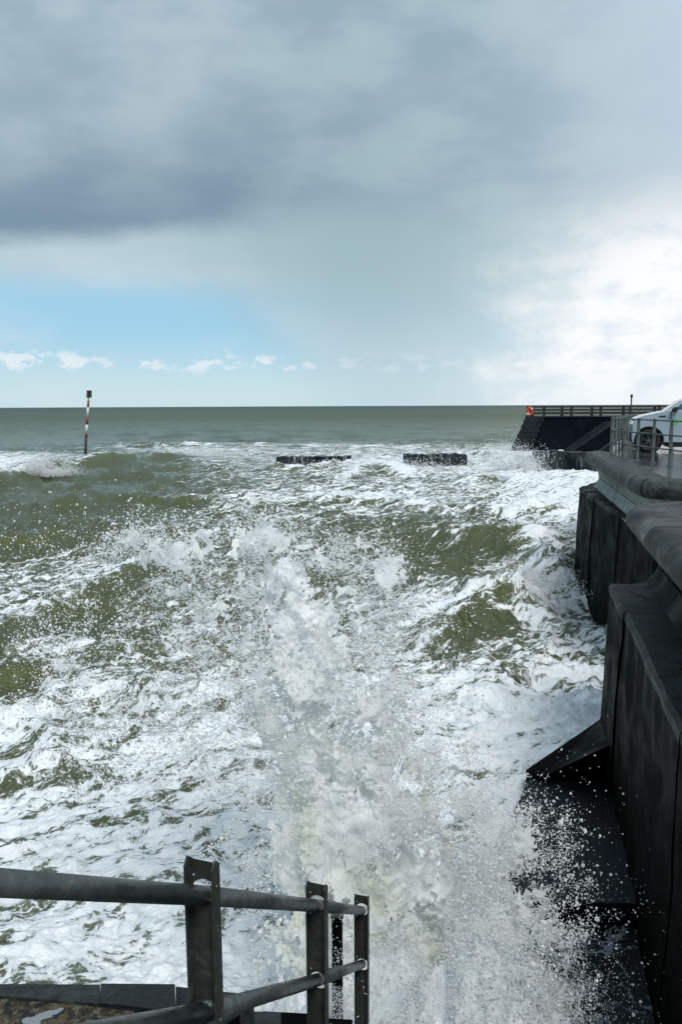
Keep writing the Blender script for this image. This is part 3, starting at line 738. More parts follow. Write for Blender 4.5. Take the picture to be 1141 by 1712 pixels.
# lifebuoy
lb = empty('lifebuoy', (P3(887, 4.6, PD), PD+.05, zt+.75)); tag(lb, 'orange lifebuoy hung between the end posts of the pier railing', 'lifebuoy')
bm = bmesh.new(); n, m_ = 20, 8
vs = [[bm.verts.new(((.32+.10*math.cos(2*math.pi*j/m_))*math.cos(2*math.pi*i/n), .10*math.sin(2*math.pi*j/m_)-.1, (.42+.10*math.cos(2*math.pi*j/m_))*math.sin(2*math.pi*i/n))) for j in range(m_)] for i in range(n)]
for i in range(n):
    for j in range(m_): bm.faces.new((vs[i][j], vs[(i+1) % n][j], vs[(i+1) % n][(j+1) % m_], vs[i][(j+1) % m_]))
bmobj('ring', bm, M_orange, lb, True)
box('backboard', (-.16, 0, -.5), (.16, .05, .55), M_orange, lb, .02)
for a in (45, 225): 
    ca, sa = math.cos(math.radians(a)), math.sin(math.radians(a))
    box('white_band', (.32*ca-.11, -.215, .42*sa-.11), (.32*ca+.11, .0, .42*sa+.11), M_white, lb, .04)
# pole
po = empty('thin_pole', (P3(1056.5, 4.6, PD-4), PD-4, 3.0)); tag(po, 'thin dark pole rising above the pier railing', 'pole')
tube('shaft', [(0, 0, 0), (0, 0, 3.0)], .085, M_dark, po, 8); tube('knob', [(0, 0, 2.98), (0, 0, 3.3)], [.16, .12], M_dark, po, 8)
# slipway wall, descending to the left in front of the pier
sw = empty('slipway'); tag(sw, 'dark slipway wall sloping down to the left in front of the pier', 'slipway')
y_ = 74
xa, xb_, xc = P3(958, .3, y_), P3(1030, 3.7, y_), P3(1200, 3.7, y_)
def slabxz(name, poly, y0, y1, mat, parent):
    K = len(poly); V = [(x, y0, z) for x, z in poly]+[(x, y1, z) for x, z in poly]
    bm = bmesh.new(); vs = [bm.verts.new(v) for v in V]
    bm.faces.new(vs[:K]); bm.faces.new(vs[K:][::-1])
    for i in range(K): bm.faces.new((vs[i], vs[(i+1) % K], vs[K+(i+1) % K], vs[K+i]))
    return bmobj(name, bm, mat, parent)
slabxz('slipway_wall', [(xa, .75), (xb_, 3.5), (xc, 3.5), (xc, -2), (xa, -2)], y_, y_+3, M_pier, sw)
slabxz('kerb', [(xa-.1, .80), (xb_, 3.58), (xb_, 3.40), (xa-.1, .62)], y_-.12, y_-.005, M_pierL, sw)
slabxz('kerb', [(P3(985, 1, y_-10), .60), (P3(1030, 2.4, y_-10), 2.3), (P3(1030, 2.4, y_-10), 2.12), (P3(985, 1, y_-10), .42)], y_-10, y_-9.7, M_pierL, sw)
slabxz('slipway_toe', [(P3(1006, 1, y_-10), .3), (P3(1030, 2.4, y_-10), 1.5), (P3(1200, 2.4, y_-10), 1.5), (P3(1200, 1, y_-10), -1.5), (P3(1006, 1, y_-10), -1.5)], y_-9.6, y_-8, M_pier, sw)

# ------------------------------------------------------------------ low walls in the water
def low_wall(px0, px1, pyt, pyb, label, nb, notch=False):
    zt_ = None
    b_ = atz((px0+px1)/2, pyb, .0); y = b_[1]
    zt_ = aty((px0+px1)/2, pyt, y)[2]
    root = empty('tidal_pool_wall', (0, y, 0)); tag(root, label, 'wall', 'walls of the tidal pool showing above the surf')
    x0 = aty(px0, pyt, y)[0]; x1 = aty(px1, pyt, y)[0]
    for i in range(nb):
        a = x0+(x1-x0)*i/nb+.012; c_ = x0+(x1-x0)*(i+1)/nb-.012; dz = random.uniform(-.03, .03)
        if notch and i == 0: dz = -.35
        bm = bmesh.new(); nx = 5
        ztop = [zt_+dz+random.uniform(-.12, .05) for _ in range(nx+1)]
        fr = []; bk = []; lo = []; lb_ = []
        for k in range(nx+1):
            xx = a+(c_-a)*k/nx
            fr.append(bm.verts.new((xx, 0, ztop[k]))); bk.append(bm.verts.new((xx, 1.2, ztop[k]+.03)))
            lo.append(bm.verts.new((xx, -.15, -2))); lb_.append(bm.verts.new((xx, 1.3, -2)))
        for k in range(nx):
            bm.faces.new((fr[k], fr[k+1], bk[k+1], bk[k])); bm.faces.new((lo[k], lo[k+1], fr[k+1], fr[k])); bm.faces.new((bk[k], bk[k+1], lb_[k+1], lb_[k]))
        bm.faces.new((lo[0], fr[0], bk[0], lb_[0])); bm.faces.new((lb_[nx], bk[nx], fr[nx], lo[nx]))
        bmobj('wall_block', bm, M_lowwall, root)
    return y
low_wall(462, 588, 764.0, 775, 'thin dark strip of tidal pool wall, leftmost and lowest of the three', 5)
low_wall(676, 782, 759.5, 777, 'short black tidal pool wall with water pouring over it, middle of the three', 4)
low_wall(868, 1010, 755, 785, 'tall dark tidal pool wall joining the sea wall, white surf at its left end', 5, True)

# ------------------------------------------------------------------ marker post
mk = empty('marker_post', tuple(atz(142.4, 757, 0))); tag(mk, 'leaning red and white banded marker pole with basket top standing in the sea', 'marker post')
base = atz(142.4, 757, 0); yk = base[1]
def mp(px, py): v = aty(px, py, yk); return (v[0]-base[0], 0.0, v[2])
def mx_(py): return np.interp(py, [655, 757], [148.9, 142.4])
bands = [(775, 730, M_dark, .24), (730, 724, M_red, .22), (724, 710, M_white, .22), (710, 696, M_red, .21), (696, 681, M_white, .21), (681, 670, M_red, .20), (670, 663, M_white, .15)]
for a, b_, m_, w in bands:
    tube('band', [mp(mx_(a), a), mp(mx_(b_)+.0, b_)], w*.62, m_, mk, 10)
cx, _, cz = mp(148.9, 664); cx2, _, cz2 = mp(149.2, 654)
for k in range(8):
    a = 2*math.pi*k/8; bm = bmesh.new(); tube_bm(bm, [(cx+.25*math.cos(a), .25*math.sin(a), cz), (cx2+.25*math.cos(a), .25*math.sin(a), cz2)], .055, 5); bmobj('cage_bar', bm, M_dark, mk)
for z_, c_ in ((cz, cx), (cz2, cx2)):
    tube('cage_ring', [(c_, 0, z_-.07), (c_, 0, z_+.07)], .29, M_dark, mk, 14)
tube('cage_core', [(cx, 0, cz), (cx2, 0, cz2)], .13, M_dark, mk, 8)

# ------------------------------------------------------------------ car
car = empty('parked_car', (8.95, 23.5, PZ), math.radians(-17)); tag(car, 'white car with green diamond badge on its door parked behind the railing', 'car')
WR = .345; AR = .43; wx1, wx2 = .52, 3.25
def arch(cx_, r, z0):
    a0 = math.asin((WR-z0)/r) if abs(WR-z0) < r else 0
    return [(cx_-r*math.cos(t), WR+r*math.sin(t)) for t in np.linspace(-a0, math.pi+a0, 13)]
body = [(.02, .42), (.06, .30)] + arch(wx1, AR, .30) + arch(wx2, AR, .30) + [(4.25, .30), (4.32, .5), (4.30, 1.15), (4.2, 1.26), (1.35, 1.25), (1.02, 1.25), (.75, 1.20), (.35, 1.11), (.12, 1.02), (.03, .84)]
cabin = [(.94, 1.21), (1.42, 1.57), (1.85, 1.76), (2.3, 1.82), (3.5, 1.80), (4.0, 1.56), (4.24, 1.22)]
def prism(name, poly, y0, y1, mat, inset=0, zref=None, parent=car, bev=.03):
    bm = bmesh.new(); K = len(poly)
    zmin = min(p[1] for p in poly); zmax = max(p[1] for p in poly)
    def yy(z, s): return (y0+inset*(z-zmin)/(zmax-zmin)) if s == 0 else (y1-inset*(z-zmin)/(zmax-zmin))
    a = [bm.verts.new((x, yy(z, 0), z)) for x, z in poly]; b_ = [bm.verts.new((x, yy(z, 1), z)) for x, z in poly]
    bm.faces.new(a); bm.faces.new(b_[::-1])
    for i in range(K): bm.faces.new((a[i], b_[i], b_[(i+1) % K], a[(i+1) % K]))
    bmesh.ops.recalc_face_normals(bm, faces=bm.faces)
    if bev:
        ed = [e for e in bm.edges if len(e.link_faces) == 2 and e.calc_face_angle() > .5 and abs(e.verts[0].co.y-e.verts[1].co.y) < .3]
        bmesh.ops.bevel(bm, geom=ed, offset=bev, segments=2, affect='EDGES', clamp_overlap=True)
    bmesh.ops.triangulate(bm, faces=[f for f in bm.faces if len(f.verts) > 4])
    return bmobj(name, bm, mat, parent)
prism('body', body, 0, 1.80, M_paint, 0, bev=.035)
prism('cabin', cabin, .06, 1.74, M_paint, .20, bev=.03)
prism('sill', [(1.05, .16), (2.93, .16), (2.93, .34), (1.05, .34)], .04, 1.76, M_plastic, bev=.02)
def sidepoly(name, poly, mat, parent, zmin=1.21, zmax=1.82, inset=.20, off=.008):
    V = [(x, .06+inset*(z-zmin)/(zmax-zmin)-off, z) for x, z in poly]; V2 = [(x, y+.02, z) for x, y, z in V]
    K = len(V); return meshobj(name, V+V2, [tuple(range(K)), tuple(range(K, 2*K))[::-1]]+[(i, (i+1) % K, K+(i+1) % K, K+i) for i in range(K)], mat, parent)
sidepoly('side_window', [(1.20, 1.29), (1.48, 1.53), (1.86, 1.70), (2.25, 1.755), (2.25, 1.27)], M_glass, car)
sidepoly('side_window', [(2.32, 1.27), (2.32, 1.758), (3.2, 1.75), (3.25, 1.27)], M_glass, car)
V = [(.97, .24, 1.235), (.97, 1.56, 1.235), (1.40, 1.49, 1.555), (1.40, .31, 1.555)]
bm = bmesh.new(); vs = [bm.verts.new((x-.008, y, z+.008)) for x, y, z in V]; bm.faces.new(vs)
r2 = bmesh.ops.extrude_face_region(bm, geom=bm.faces[:]); bmesh.ops.translate(bm, verts=[v for v in r2['geom'] if isinstance(v, bmesh.types.BMVert)], vec=(.01, 0, -.01)); bmobj('windscreen', bm, M_glass, car)
prism('mirror', [(1.10, 1.22), (1.13, 1.36), (1.28, 1.37), (1.30, 1.24)], -.20, -.02, M_plastic, bev=.03)
prism('headlight', [(.07, .96), (.13, 1.03), (.36, 1.09), (.30, 1.0)], -.006, .20, M_lamp, bev=.01)
prism('bumper', [(-.03, .32), (-.02, .58), (.10, .60), (.15, .34)], .03, 1.77, M_plastic, bev=.02)
prism('side_vent', [(.76, 1.06), (.78, 1.10), (.98, 1.12), (.95, 1.06)], -.012, .02, M_plastic, bev=.005)
prism('door_seam', [(1.08, .36), (1.10, .36), (1.135, 1.22), (1.115, 1.22)], -.003, .02, M_plastic, bev=0)
prism('door_handle', [(2.05, .98), (2.05, 1.01), (2.25, 1.01), (2.25, .98)], -.03, .02, M_plastic, bev=.005)
bd = prism('badge', [(1.12, .93), (1.24, 1.05), (1.36, .93), (1.24, .81)], -.006, .02, M_green, bev=0)
prism('badge_bar', [(1.17, .918), (1.17, .942), (1.31, .942), (1.31, .918)], -.010, .02, M_greenD, bev=0, parent=car)
def wheel(cx_, cy_):
    w = empty('wheel', (cx_, cy_, WR)); w.parent = car
    bm = bmesh.new(); n = 32
    pr_ = [(.20, -.10), (.30, -.11), (.335, -.09), (.345, -.05), (.345, .05), (.335, .09), (.30, .11), (.20, .10)]
    rg = [[bm.verts.new((r*math.cos(2*math.pi*i/n), y, r*math.sin(2*math.pi*i/n))) for r, y in pr_] for i in range(n)]
    for i in range(n):
        for j in range(len(pr_)): bm.faces.new((rg[i][j], rg[(i+1) % n][j], rg[(i+1) % n][(j+1) % len(pr_)], rg[i][(j+1) % len(pr_)]))
    bmobj('tyre', bm, M_tyre, w, True)
    bm = bmesh.new()
    tube_bm(bm, [(0, -.075, 0), (0, .06, 0)], .05, 12)
    for k in range(10):
        a = 2*math.pi*k/10+(.12 if k % 2 else -.12); M_ = Matrix.Rotation(a, 4, 'Y'); box_bm(bm, (.03, -.08, -.009), (.205, -.055, .009), M_)
    rg = [[bm.verts.new((r*math.cos(2*math.pi*i/n), y, r*math.sin(2*math.pi*i/n))) for r, y in ((.198, -.095), (.215, -.095), (.215, .0), (.198, .0))] for i in range(n)]
    for i in range(n):
        for j in range(4): bm.faces.new((rg[i][j], rg[(i+1) % n][j], rg[(i+1) % n][(j+1) % 4], rg[i][(j+1) % 4]))
    bmobj('rim', bm, M_rim, w)
for a in (wx1, wx2):
    wheel(a, .13); wheel(a, 1.67)
    prism('wheel_arch_liner', [(a+(AR-.003)*math.cos(t), WR+(AR-.003)*math.sin(t)) for t in np.linspace(0, 2*math.pi, 20)[:-1]], .26, 1.54, M_plastic, bev=0)

# ------------------------------------------------------------------ foreground handrail
T1 = ray(343, 1497)*2.2; T1[2] += EYE
T0 = ray(-150, 1466)*1.45; T0[2] += EYE
T2 = ray(532, 1514)*3.45; T2[2] += EYE
T3 = ray(606, 1522)*5.0; T3[2] += EYE
hr = empty('handrail'); tag(hr, 'dark grey tube handrail with channel posts going down into the splash', 'handrail')
PR = .0238
DROP1, = (np.linalg.norm(T1-aty(343, 1690, T1[1])),)
L0 = T0-np.array([0, 0, DROP1]); L1 = T1-np.array([0, 0, DROP1]); L2 = T2-np.array([0, 0, np.linalg.norm(T2-aty(532, 1637, T2[1]))]); L3 = T3-np.array([0, 0, np.linalg.norm(T3-aty(606, 1611, T3[1]))])
for a, b_ in ((T0, T1), (T1, T2), (T2, T3), (L0, L1), (L1, L2), (L2, L3)):
    o = tube('rail', [a, b_], PR, M_rail, hr, 20)
for T, Lw in ((T1, L1), (T2, L2), (T3, L3)):
    d = (T2-T1) if T is not T3 else (T3-T2); yaw = math.atan2(d[1], d[0])-math.pi/2-.08
    w, fl, th = .036, .032, .005
    bm = bmesh.new(); Mx = Matrix.Translation(Vector(T)) @ Matrix.Rotation(yaw, 4, 'Z')
    ztop = .105; zbot = -1.25; zl = Lw[2]-T[2]; hr_ = .038; NN = 24
    # web plate with round holes where the tubes pass
    def plate(z0, z1, hole=None):
        for s in (0, 1):
            y = 0 if s == 0 else th
            if hole is None:
                vs = [bm.verts.new(Mx @ Vector(p)) for p in ((-w, y, z0), (w, y, z0), (w, y, z1), (-w, y, z1))]; bm.faces.new(vs if s == 0 else vs[::-1])
            else:
                ins = []; outs = []
                for k in range(NN):
                    a = 2*math.pi*k/NN; c_, s_ = math.cos(a), math.sin(a)
                    ins.append(bm.verts.new(Mx @ Vector((hr_*c_, y, hole+hr_*s_))))
                    q = 1/max(abs(c_)/w, abs(s_)/(z1-hole if s_ > 0 else hole-z0))
                    outs.append(bm.verts.new(Mx @ Vector((q*c_, y, hole+q*s_))))
                for k in range(NN): bm.faces.new((ins[k], ins[(k+1) % NN], outs[(k+1) % NN], outs[k]))
                if s == 0: keep_ = ins
                else:
                    for k in range(NN): bm.faces.new((keep_[k], keep_[(k+1) % NN], ins[(k+1) % NN], ins[k]))
    plate(.055, ztop-.012); plate(-.045, .055, .008); plate(zl+.045, -.045); plate(zl-.05, zl+.045, zl-.004); plate(zbot, zl-.05)
    bmobj('post_web', bm, M_post, hr)
    for sx in (-1, 1):
        bm = bmesh.new()
        x0, x1 = sorted((sx*w, sx*(w+th)))
        pr2 = [(th+.001, zbot), (-fl, zbot), (-fl, ztop-.012), (-fl*.5, ztop+.008), (th+.001, ztop-.010)]
        a = [bm.verts.new(Mx @ Vector((x0, y, z))) for y, z in pr2]; b_ = [bm.verts.new(Mx @ Vector((x1, y, z))) for y, z in pr2]
        bm.faces.new(a); bm.faces.new(b_[::-1])
        for i in range(5): bm.faces.new((a[i], a[(i+1) % 5], b_[(i+1) % 5], b_[i]))
        bmobj('post_flange', bm, M_post, hr)
        for zz in (0.045, zl+.0):
            p = [Mx @ Vector((sx*(w+th), -fl*.5, zz)), Mx @ Vector((sx*(w+th+.004), -fl*.5, zz))]
            tube('rivet', p, .004, M_galv, hr, 8)
    tube('bolt', [Mx @ Vector((.012, -.02, zl+.034)), Mx @ Vector((.012, -.004, zl+.034))], .007, M_galv, hr, 8)
# joint sleeve on the lower rail
q0 = L2+(L3-L2)*.20; q1 = L2+(L3-L2)*.34
for q in (q0, q1): tube('joint_ring', [q, q+(L3-L2)/np.linalg.norm(L3-L2)*.02], PR+.005, M_rail, hr, 16)
# dark post of another fence, alone in the splash
pa = aty(564, 1527, 4.9); pb = aty(564, 1640, 4.9)
ps = empty('fence_post', (pa[0], 4.9, 0)); tag(ps, 'short black post standing in the splash behind the handrail end', 'post')
box('shaft', (-.038, -.04, pb[2]-.8), (.038, .04, pa[2]), M_black, ps, .006)
box('cap_plate', (-.045, -.047, pa[2]), (.045, .047, pa[2]+.012), M_post, ps)

# ------------------------------------------------------------------ spray: instanced drops (uncountable water)
def spray_tree(mat, name='drops'):
    ng = bpy.data.node_groups.new(name, 'GeometryNodeTree')
    ng.interface.new_socket('Geometry', in_out='INPUT', socket_type='NodeSocketGeometry'); ng.interface.new_socket('Geometry', in_out='OUTPUT', socket_type='NodeSocketGeometry')
    N = ng.nodes; L = ng.links
    gi = N.new('NodeGroupInput'); go = N.new('NodeGroupOutput')
    iop = N.new('GeometryNodeInstanceOnPoints'); g2i = N.new('GeometryNodeGeometryToInstance')
    for k in range(5):
        ico = N.new('GeometryNodeMeshIcoSphere'); ico.inputs['Radius'].default_value = 1; ico.inputs['Subdivisions'].default_value = 2
        sp = N.new('GeometryNodeSetPosition'); nz = N.new('ShaderNodeTexNoise'); nz.noise_dimensions = '4D'; nz.inputs['W'].default_value = k*3.7; nz.inputs['Scale'].default_value = 1.1
        sub = N.new('ShaderNodeVectorMath'); sub.operation = 'SUBTRACT'; sub.inputs[1].default_value = (.5, .5, .5)
        mul = N.new('ShaderNodeVectorMath'); mul.operation = 'SCALE'; mul.inputs['Scale'].default_value = 1.9
        L.new(nz.outputs['Color'], sub.inputs[0]); L.new(sub.outputs[0], mul.inputs[0]); L.new(mul.outputs[0], sp.inputs['Offset'])
        L.new(ico.outputs[0], sp.inputs['Geometry'])
        sm = N.new('GeometryNodeSetMaterial'); sm.inputs['Material'].default_value = mat; L.new(sp.outputs[0], sm.inputs[0])
        ss_ = N.new('GeometryNodeSetShadeSmooth'); L.new(sm.outputs[0], ss_.inputs[0]); L.new(ss_.outputs[0], g2i.inputs[0])
    L.new(gi.outputs[0], iop.inputs['Points']); L.new(g2i.outputs[0], iop.inputs['Instance']); iop.inputs['Pick Instance'].default_value = True
    for nm, dt, sock in (('sc', 'FLOAT_VECTOR', 'Scale'), ('rot', 'FLOAT_VECTOR', 'Rotation')):
        a = N.new('GeometryNodeInputNamedAttribute'); a.data_type = dt; a.inputs[0].default_value = nm
        if sock == 'Rotation':
            e = N.new('FunctionNodeEulerToRotation'); L.new(a.outputs[0], e.inputs[0]); L.new(e.outputs[0], iop.inputs[sock])
        else: L.new(a.outputs[0], iop.inputs[sock])
    ri = N.new('FunctionNodeRandomValue'); ri.data_type = 'INT'; ri.inputs[4].default_value = 0; ri.inputs[5].default_value = 4
    L.new(ri.outputs[2], iop.inputs['Instance Index'])
    L.new(iop.outputs[0], go.inputs[0])
    return ng
NT_drop = spray_tree(M_drop)
def drops(name, P, sc, label, stretch=.35):
    n = len(P)
    me = bpy.data.meshes.new(name); me.vertices.add(n); me.vertices.foreach_set('co', P.astype(np.float32).ravel())
    me.materials.append(M_drop)
    s3 = sc[:, None]*(1+stretch*rng.uniform(-1, 1.2, (n, 3)))
    a = me.attributes.new('sc', 'FLOAT_VECTOR', 'POINT'); a.data.foreach_set('vector', np.abs(s3).astype(np.float32).ravel())
    a = me.attributes.new('rot', 'FLOAT_VECTOR', 'POINT'); a.data.foreach_set('vector', rng.uniform(-3.14, 3.14, (n, 3)).astype(np.float32).ravel())
    o = bpy.data.objects.new(name, me); COL.objects.link(o)
    md = o.modifiers.new('drops', 'NODES'); md.node_group = NT_drop
    tag(o, label, None, None, 'stuff'); return o

def blobs(px, py, L):
    s_ = np.zeros_like(px)
    for cx_, cy_, rx, ry, a in L:
        s_ = np.maximum(s_, a*np.exp(-((px-cx_)/rx)**2*1.2-((py-cy_)/ry)**2*1.2))
    return s_
CORE = [(600, 1640, 150, 120, 1), (760, 1620, 150, 110, 1), (880, 1670, 100, 60, .85), (640, 1510, 110, 120, 1), (720, 1500, 100, 90, .9), (600, 1400, 90, 110, 1), (545, 1400, 75, 130, 1.0),
        (525, 1270, 66, 120, 1), (515, 1150, 72, 100, 1.0), (492, 1050, 72, 80, .85), (600, 1190, 75, 80, .62), (430, 965, 80, 40, .52), (455, 1210, 60, 120, .6), (475, 960, 50, 50, .60), (620, 1290, 90, 90, .75), (820, 1560, 100, 70, .8)]
WEB = [(300, 925, 130, 42, .86), (225, 905, 32, 24, .95), (340, 900, 80, 30, .8), (430, 900, 105, 42, .95), (560, 925, 100, 45, .76), (650, 955, 40, 55, .80), (670, 1010, 28, 50, .6), (330, 1040, 150, 110, .58), (590, 1060, 110, 120, .72),
       (300, 1190, 230, 130, .42), (640, 1190, 110, 110, .75), (150, 1000, 90, 70, .36), (420, 1150, 100, 180, .60), (430, 1380, 80, 150, .45), (720, 1290, 90, 70, .7), (790, 1350, 85, 50, .75), (865, 1400, 75, 80, .78), (800, 1450, 110, 70, .8), (890, 1510, 80, 60, .70),
       (680, 1380, 100, 80, .85), (930, 1600, 60, 80, .6), (100, 1130, 100, 80, .3)]
def in_splash_plane(px, py, dy):
    """place at depth of the thrown-up fan: foot near the steps, top a little farther out"""
    yb = 5.2+np.interp(py, [850, 1300, 1500, 1712], [1.9, .9, .25, -.65])+dy
    d = f_[None]*FPX + r_[None]*(px-PW/2)[:, None] - u_[None]*(py-PH/2)[:, None]
    k = yb/d[:, 1]; P = d*k[:, None]; P[:, 2] += EYE; return P

# lacy water sheets torn into holes, several curved layers
cell = .0095
def lace_sheet(seed, ydep, thr, amp):
    nx, nz = 520, 440
    x = np.linspace(-3.1, 2.3, nx); z = np.linspace(-.1, 4.25, nz); Xg, Zg = np.meshgrid(x, z); Xf = Xg.ravel(); Zf = Zg.ravel()
    Yf = 5.15+.42*np.clip(Zf, 0, 5)+ydep+amp*fbm(Xf*1.1+seed, Zf*1.1, 4)+.10*fbm(Xf*5+seed, Zf*5, 3)+.18*Xf*(seed % 2-.5)
    Xf2 = Xf+.10*fbm(Xf*3+seed*3, Zf*3+9, 3)
    px, py = proj(Xf2, Yf, Zf)
    dn = np.maximum(blobs(px, py, WEB), .95*blobs(px, py, CORE))
    wx = Xf+.12*fbm(Xf*4+seed, Zf*4, 3); wz = Zf+.12*fbm(Xf*4+31, Zf*4+seed, 3)
    r1 = 1-np.abs(fbm(wx*4.5+seed*7, wz*3.6, 3))*2.0; r2 = 1-np.abs(fbm(wx*13+seed*5, wz*11, 3))*2.0
    lump = fbm(wx*1.7+seed*2, wz*1.7, 3); sp_ = fbm(Xf*24+seed, Zf*24, 2)
    r3_ = 1-np.abs(fbm(wx*7.5+seed, wz*6.2+3, 2))*2.6
    v = .42*r1+.34*r2+.34*r3_+.42*lump+.26*sp_+1.25*dn
    keep = (v > thr) & (dn > .10)
    K = keep.reshape(nz, nx)[:-1, :-1]
    Vv = np.stack([Xf2, Yf, Zf+.0], -1)
    o, _ = gridmesh('water_sheet', Vv, nz, nx, M_spray, K)
    tag(o, 'torn lacy sheets of white water in the splash', None, 'sheets of the splash', 'stuff')
lace_sheet(1, -.10, 1.50, .35); lace_sheet(2, .15, 1.54, .40); lace_sheet(3, .42, 1.60, .45)
def core_sheet(seed, ydep, thr, amp):
    nx, nz = 330, 430
    x = np.linspace(-1.5, 2.2, nx); z = np.linspace(-.1, 3.9, nz); Xg, Zg = np.meshgrid(x, z); Xf = Xg.ravel(); Zf = Zg.ravel()
    b1_ = np.abs(fbm(Xf*3.2+seed*3, Zf*2.6, 4)); b2_ = np.abs(fbm(Xf*11+seed, Zf*9, 3)); b3_ = fbm(Xf*34, Zf*34+seed, 2)
    Yf = 5.15+.42*Zf+ydep+amp*fbm(Xf*1.6+seed, Zf*1.2, 3)-.22*b1_-.06*b2_-.015*b3_
    Zo = Zf+.12*b1_+.04*b2_
    px, py = proj(Xf, Yf, Zo)
    dn = blobs(px, py, CORE)
    wx = Xf+.12*fbm(Xf*4+seed, Zf*4, 3); wz = Zf+.12*fbm(Xf*4+31, Zf*4+seed, 3)
    v = 1.9*dn+.95*fbm(wx*2.2+seed*5, wz*1.7, 4)+.85*fbm(wx*9, wz*8+seed, 3)+.45*fbm(Xf*30, Zf*30+seed, 2)
    K = ((v > thr) & (dn > .12)).reshape(nz, nx)[:-1, :-1]
    o, _ = gridmesh('water_sheet', np.stack([Xf, Yf, Zo], -1), nz, nx, M_plume, K)
    tag(o, 'dense churning white water at the heart of the splash', None, 'sheets of the splash', 'stuff')
CORE_JOBS = [(4, .0, 1.30, .15), (5, .25, .85, .18)]

# solid churning body of the plume
def plume():
    nr, nc = 300, 150
    cl_ = [(660, 1740, .95), (650, 1640, .72), (620, 1540, .52), (580, 1440, .36), (548, 1340, .26), (525, 1250, .18), (512, 1190, .04)]
    t = np.linspace(0, 1, nr); c = np.array(cl_); k = np.linspace(0, 1, len(cl_))
    px = np.interp(t, k, c[:, 0]); py = np.interp(t, k, c[:, 1]); rad = np.interp(t, k, c[:, 2])
    Cn = in_splash_plane(px, py, np.full(nr, .75))
    th = np.linspace(0, 2*math.pi, nc); T, TH = np.meshgrid(t, th, indexing='ij')
    X = Cn[:, 0][:, None]+rad[:, None]*np.cos(TH); Yy = Cn[:, 1][:, None]+rad[:, None]*.75*np.sin(TH); Z = Cn[:, 2][:, None]+0*TH
    nx_ = np.cos(TH); ny_ = np.sin(TH)
    dsp = .16*fbm(X*2.6, Z*2.0, 3, Yy*2.6)+.13*np.abs(fbm(X*6, Z*5, 3, Yy*6))+.05*np.abs(fbm(X*17, Z*15, 3, Yy*17))+.02*fbm(X*45, Z*45, 2, Yy*45)
    dsp = dsp*np.clip(rad[:, None]*2.6, .25, 1.0)
    X = X+nx_*dsp; Yy = Yy+ny_*dsp; Z = Z+.5*dsp
    o, _ = gridmesh('splash_plume', np.stack([X.ravel(), Yy.ravel(), Z.ravel()], -1), nr, nc, M_plume)
    tag(o, 'milky white column of the splash thrown up from the steps', None, None, 'stuff')
M_plume = foam_mat('plume_white', (.78, .85, .86), .35)
nt = M_plume.node_tree; g = NG(nt)
pos = g.n('ShaderNodeNewGeometry').outputs['Position']; s = g.n('ShaderNodeSeparateXYZ'); nt.links.new(pos, s.inputs[0])
nn = g.noise(pos, 1.6, 4, .55, .4)
sand = g.m('MULTIPLY', g.ss(nn, .42, .66), g.ss(s.outputs[2], 3.2, 1.6))
pc = g.mix(g.m('MULTIPLY', sand, .8), g.mix(g.ss(g.noise(pos, 7, 6, .65), .35, .65), (.90, .94, .95, 1), (.96, .97, .975, 1)), (.82, .86, .70, 1))
for n_ in nt.nodes:
    if n_.type in ('BSDF_DIFFUSE', 'BSDF_TRANSLUCENT'): g.put(n_.inputs[0], pc)
bpn = g.n('ShaderNodeBump', i_Strength=.5, i_Distance=.04); g.put(bpn.inputs['Height'], g.noise(pos, 22, 6, .7))
for n_ in nt.nodes:
    if n_.type == 'BSDF_DIFFUSE': nt.links.new(bpn.outputs[0], n_.inputs['Normal'])
plume()
for a in CORE_JOBS: core_sheet(*a)

# drops of the main splash
def scatter(n, fields, y_sd, rmin, rmax, pw_, clump, box_, name, label, edge=0):
    P_ = []; S_ = []; tot = 0
    for it in range(40):
        m = 200000
        px = rng.uniform(box_[0], box_[2], m); py = rng.uniform(box_[1], box_[3], m); dy = rng.normal(0, 1, m)*y_sd
        d = fields(px, py)
        cn = fbm(px/38+3, py/38, 4, dy*1.5)
        d = d*np.clip(.5+clump*cn, 0, 1.6)
        ok = rng.uniform(0, 1, m) < d
        P = in_splash_plane(px[ok], py[ok], dy[ok]); P_.append(P); tot += len(P)
        if tot >= n: break
    P = np.concatenate(P_)[:n]
    h, _, _ = sea(P[:, 0].copy(), P[:, 1].copy()); P = P[P[:, 2] > h-.05]
    u = rng.uniform(0, 1, len(P)); sc = rmin*(rmax/rmin)**(u**pw_)
    return drops(name, P, sc, label)
fan = lambda px, py: np.minimum(1, .16+0*px)*blobs(px, py, [(310, 1050, 230, 180, .85), (480, 1080, 200, 250, .85), (130, 1080, 130, 120, .35)]) + .5*blobs(px, py, WEB)
scatter(62000, fan, .38, .0022, .0085, 2.0, 2.4, (0, 840, 1000, 1712), 'spray_drops', 'flying drops of white water across the splash fan')
mist = lambda px, py: .55*blobs(px, py, CORE)+.22*blobs(px, py, WEB)
scatter(85000, mist, .34, .0016, .0040, 1.5, 1.2, (200, 850, 1080, 1712), 'spray_mist', 'fine white mist of tiny drops round the splash')
big = lambda px, py: blobs(px, py, WEB)*.7+.25*blobs(px, py, [(230, 870, 90, 40, .5), (330, 870, 120, 40, .6), (240, 1000, 150, 120, .6)])
scatter(2600, big, .40, .007, .018, 3.0, 2.0, (60, 800, 1000, 1700), 'spray_gobbets', 'larger gobbets of water flung up from the splash')
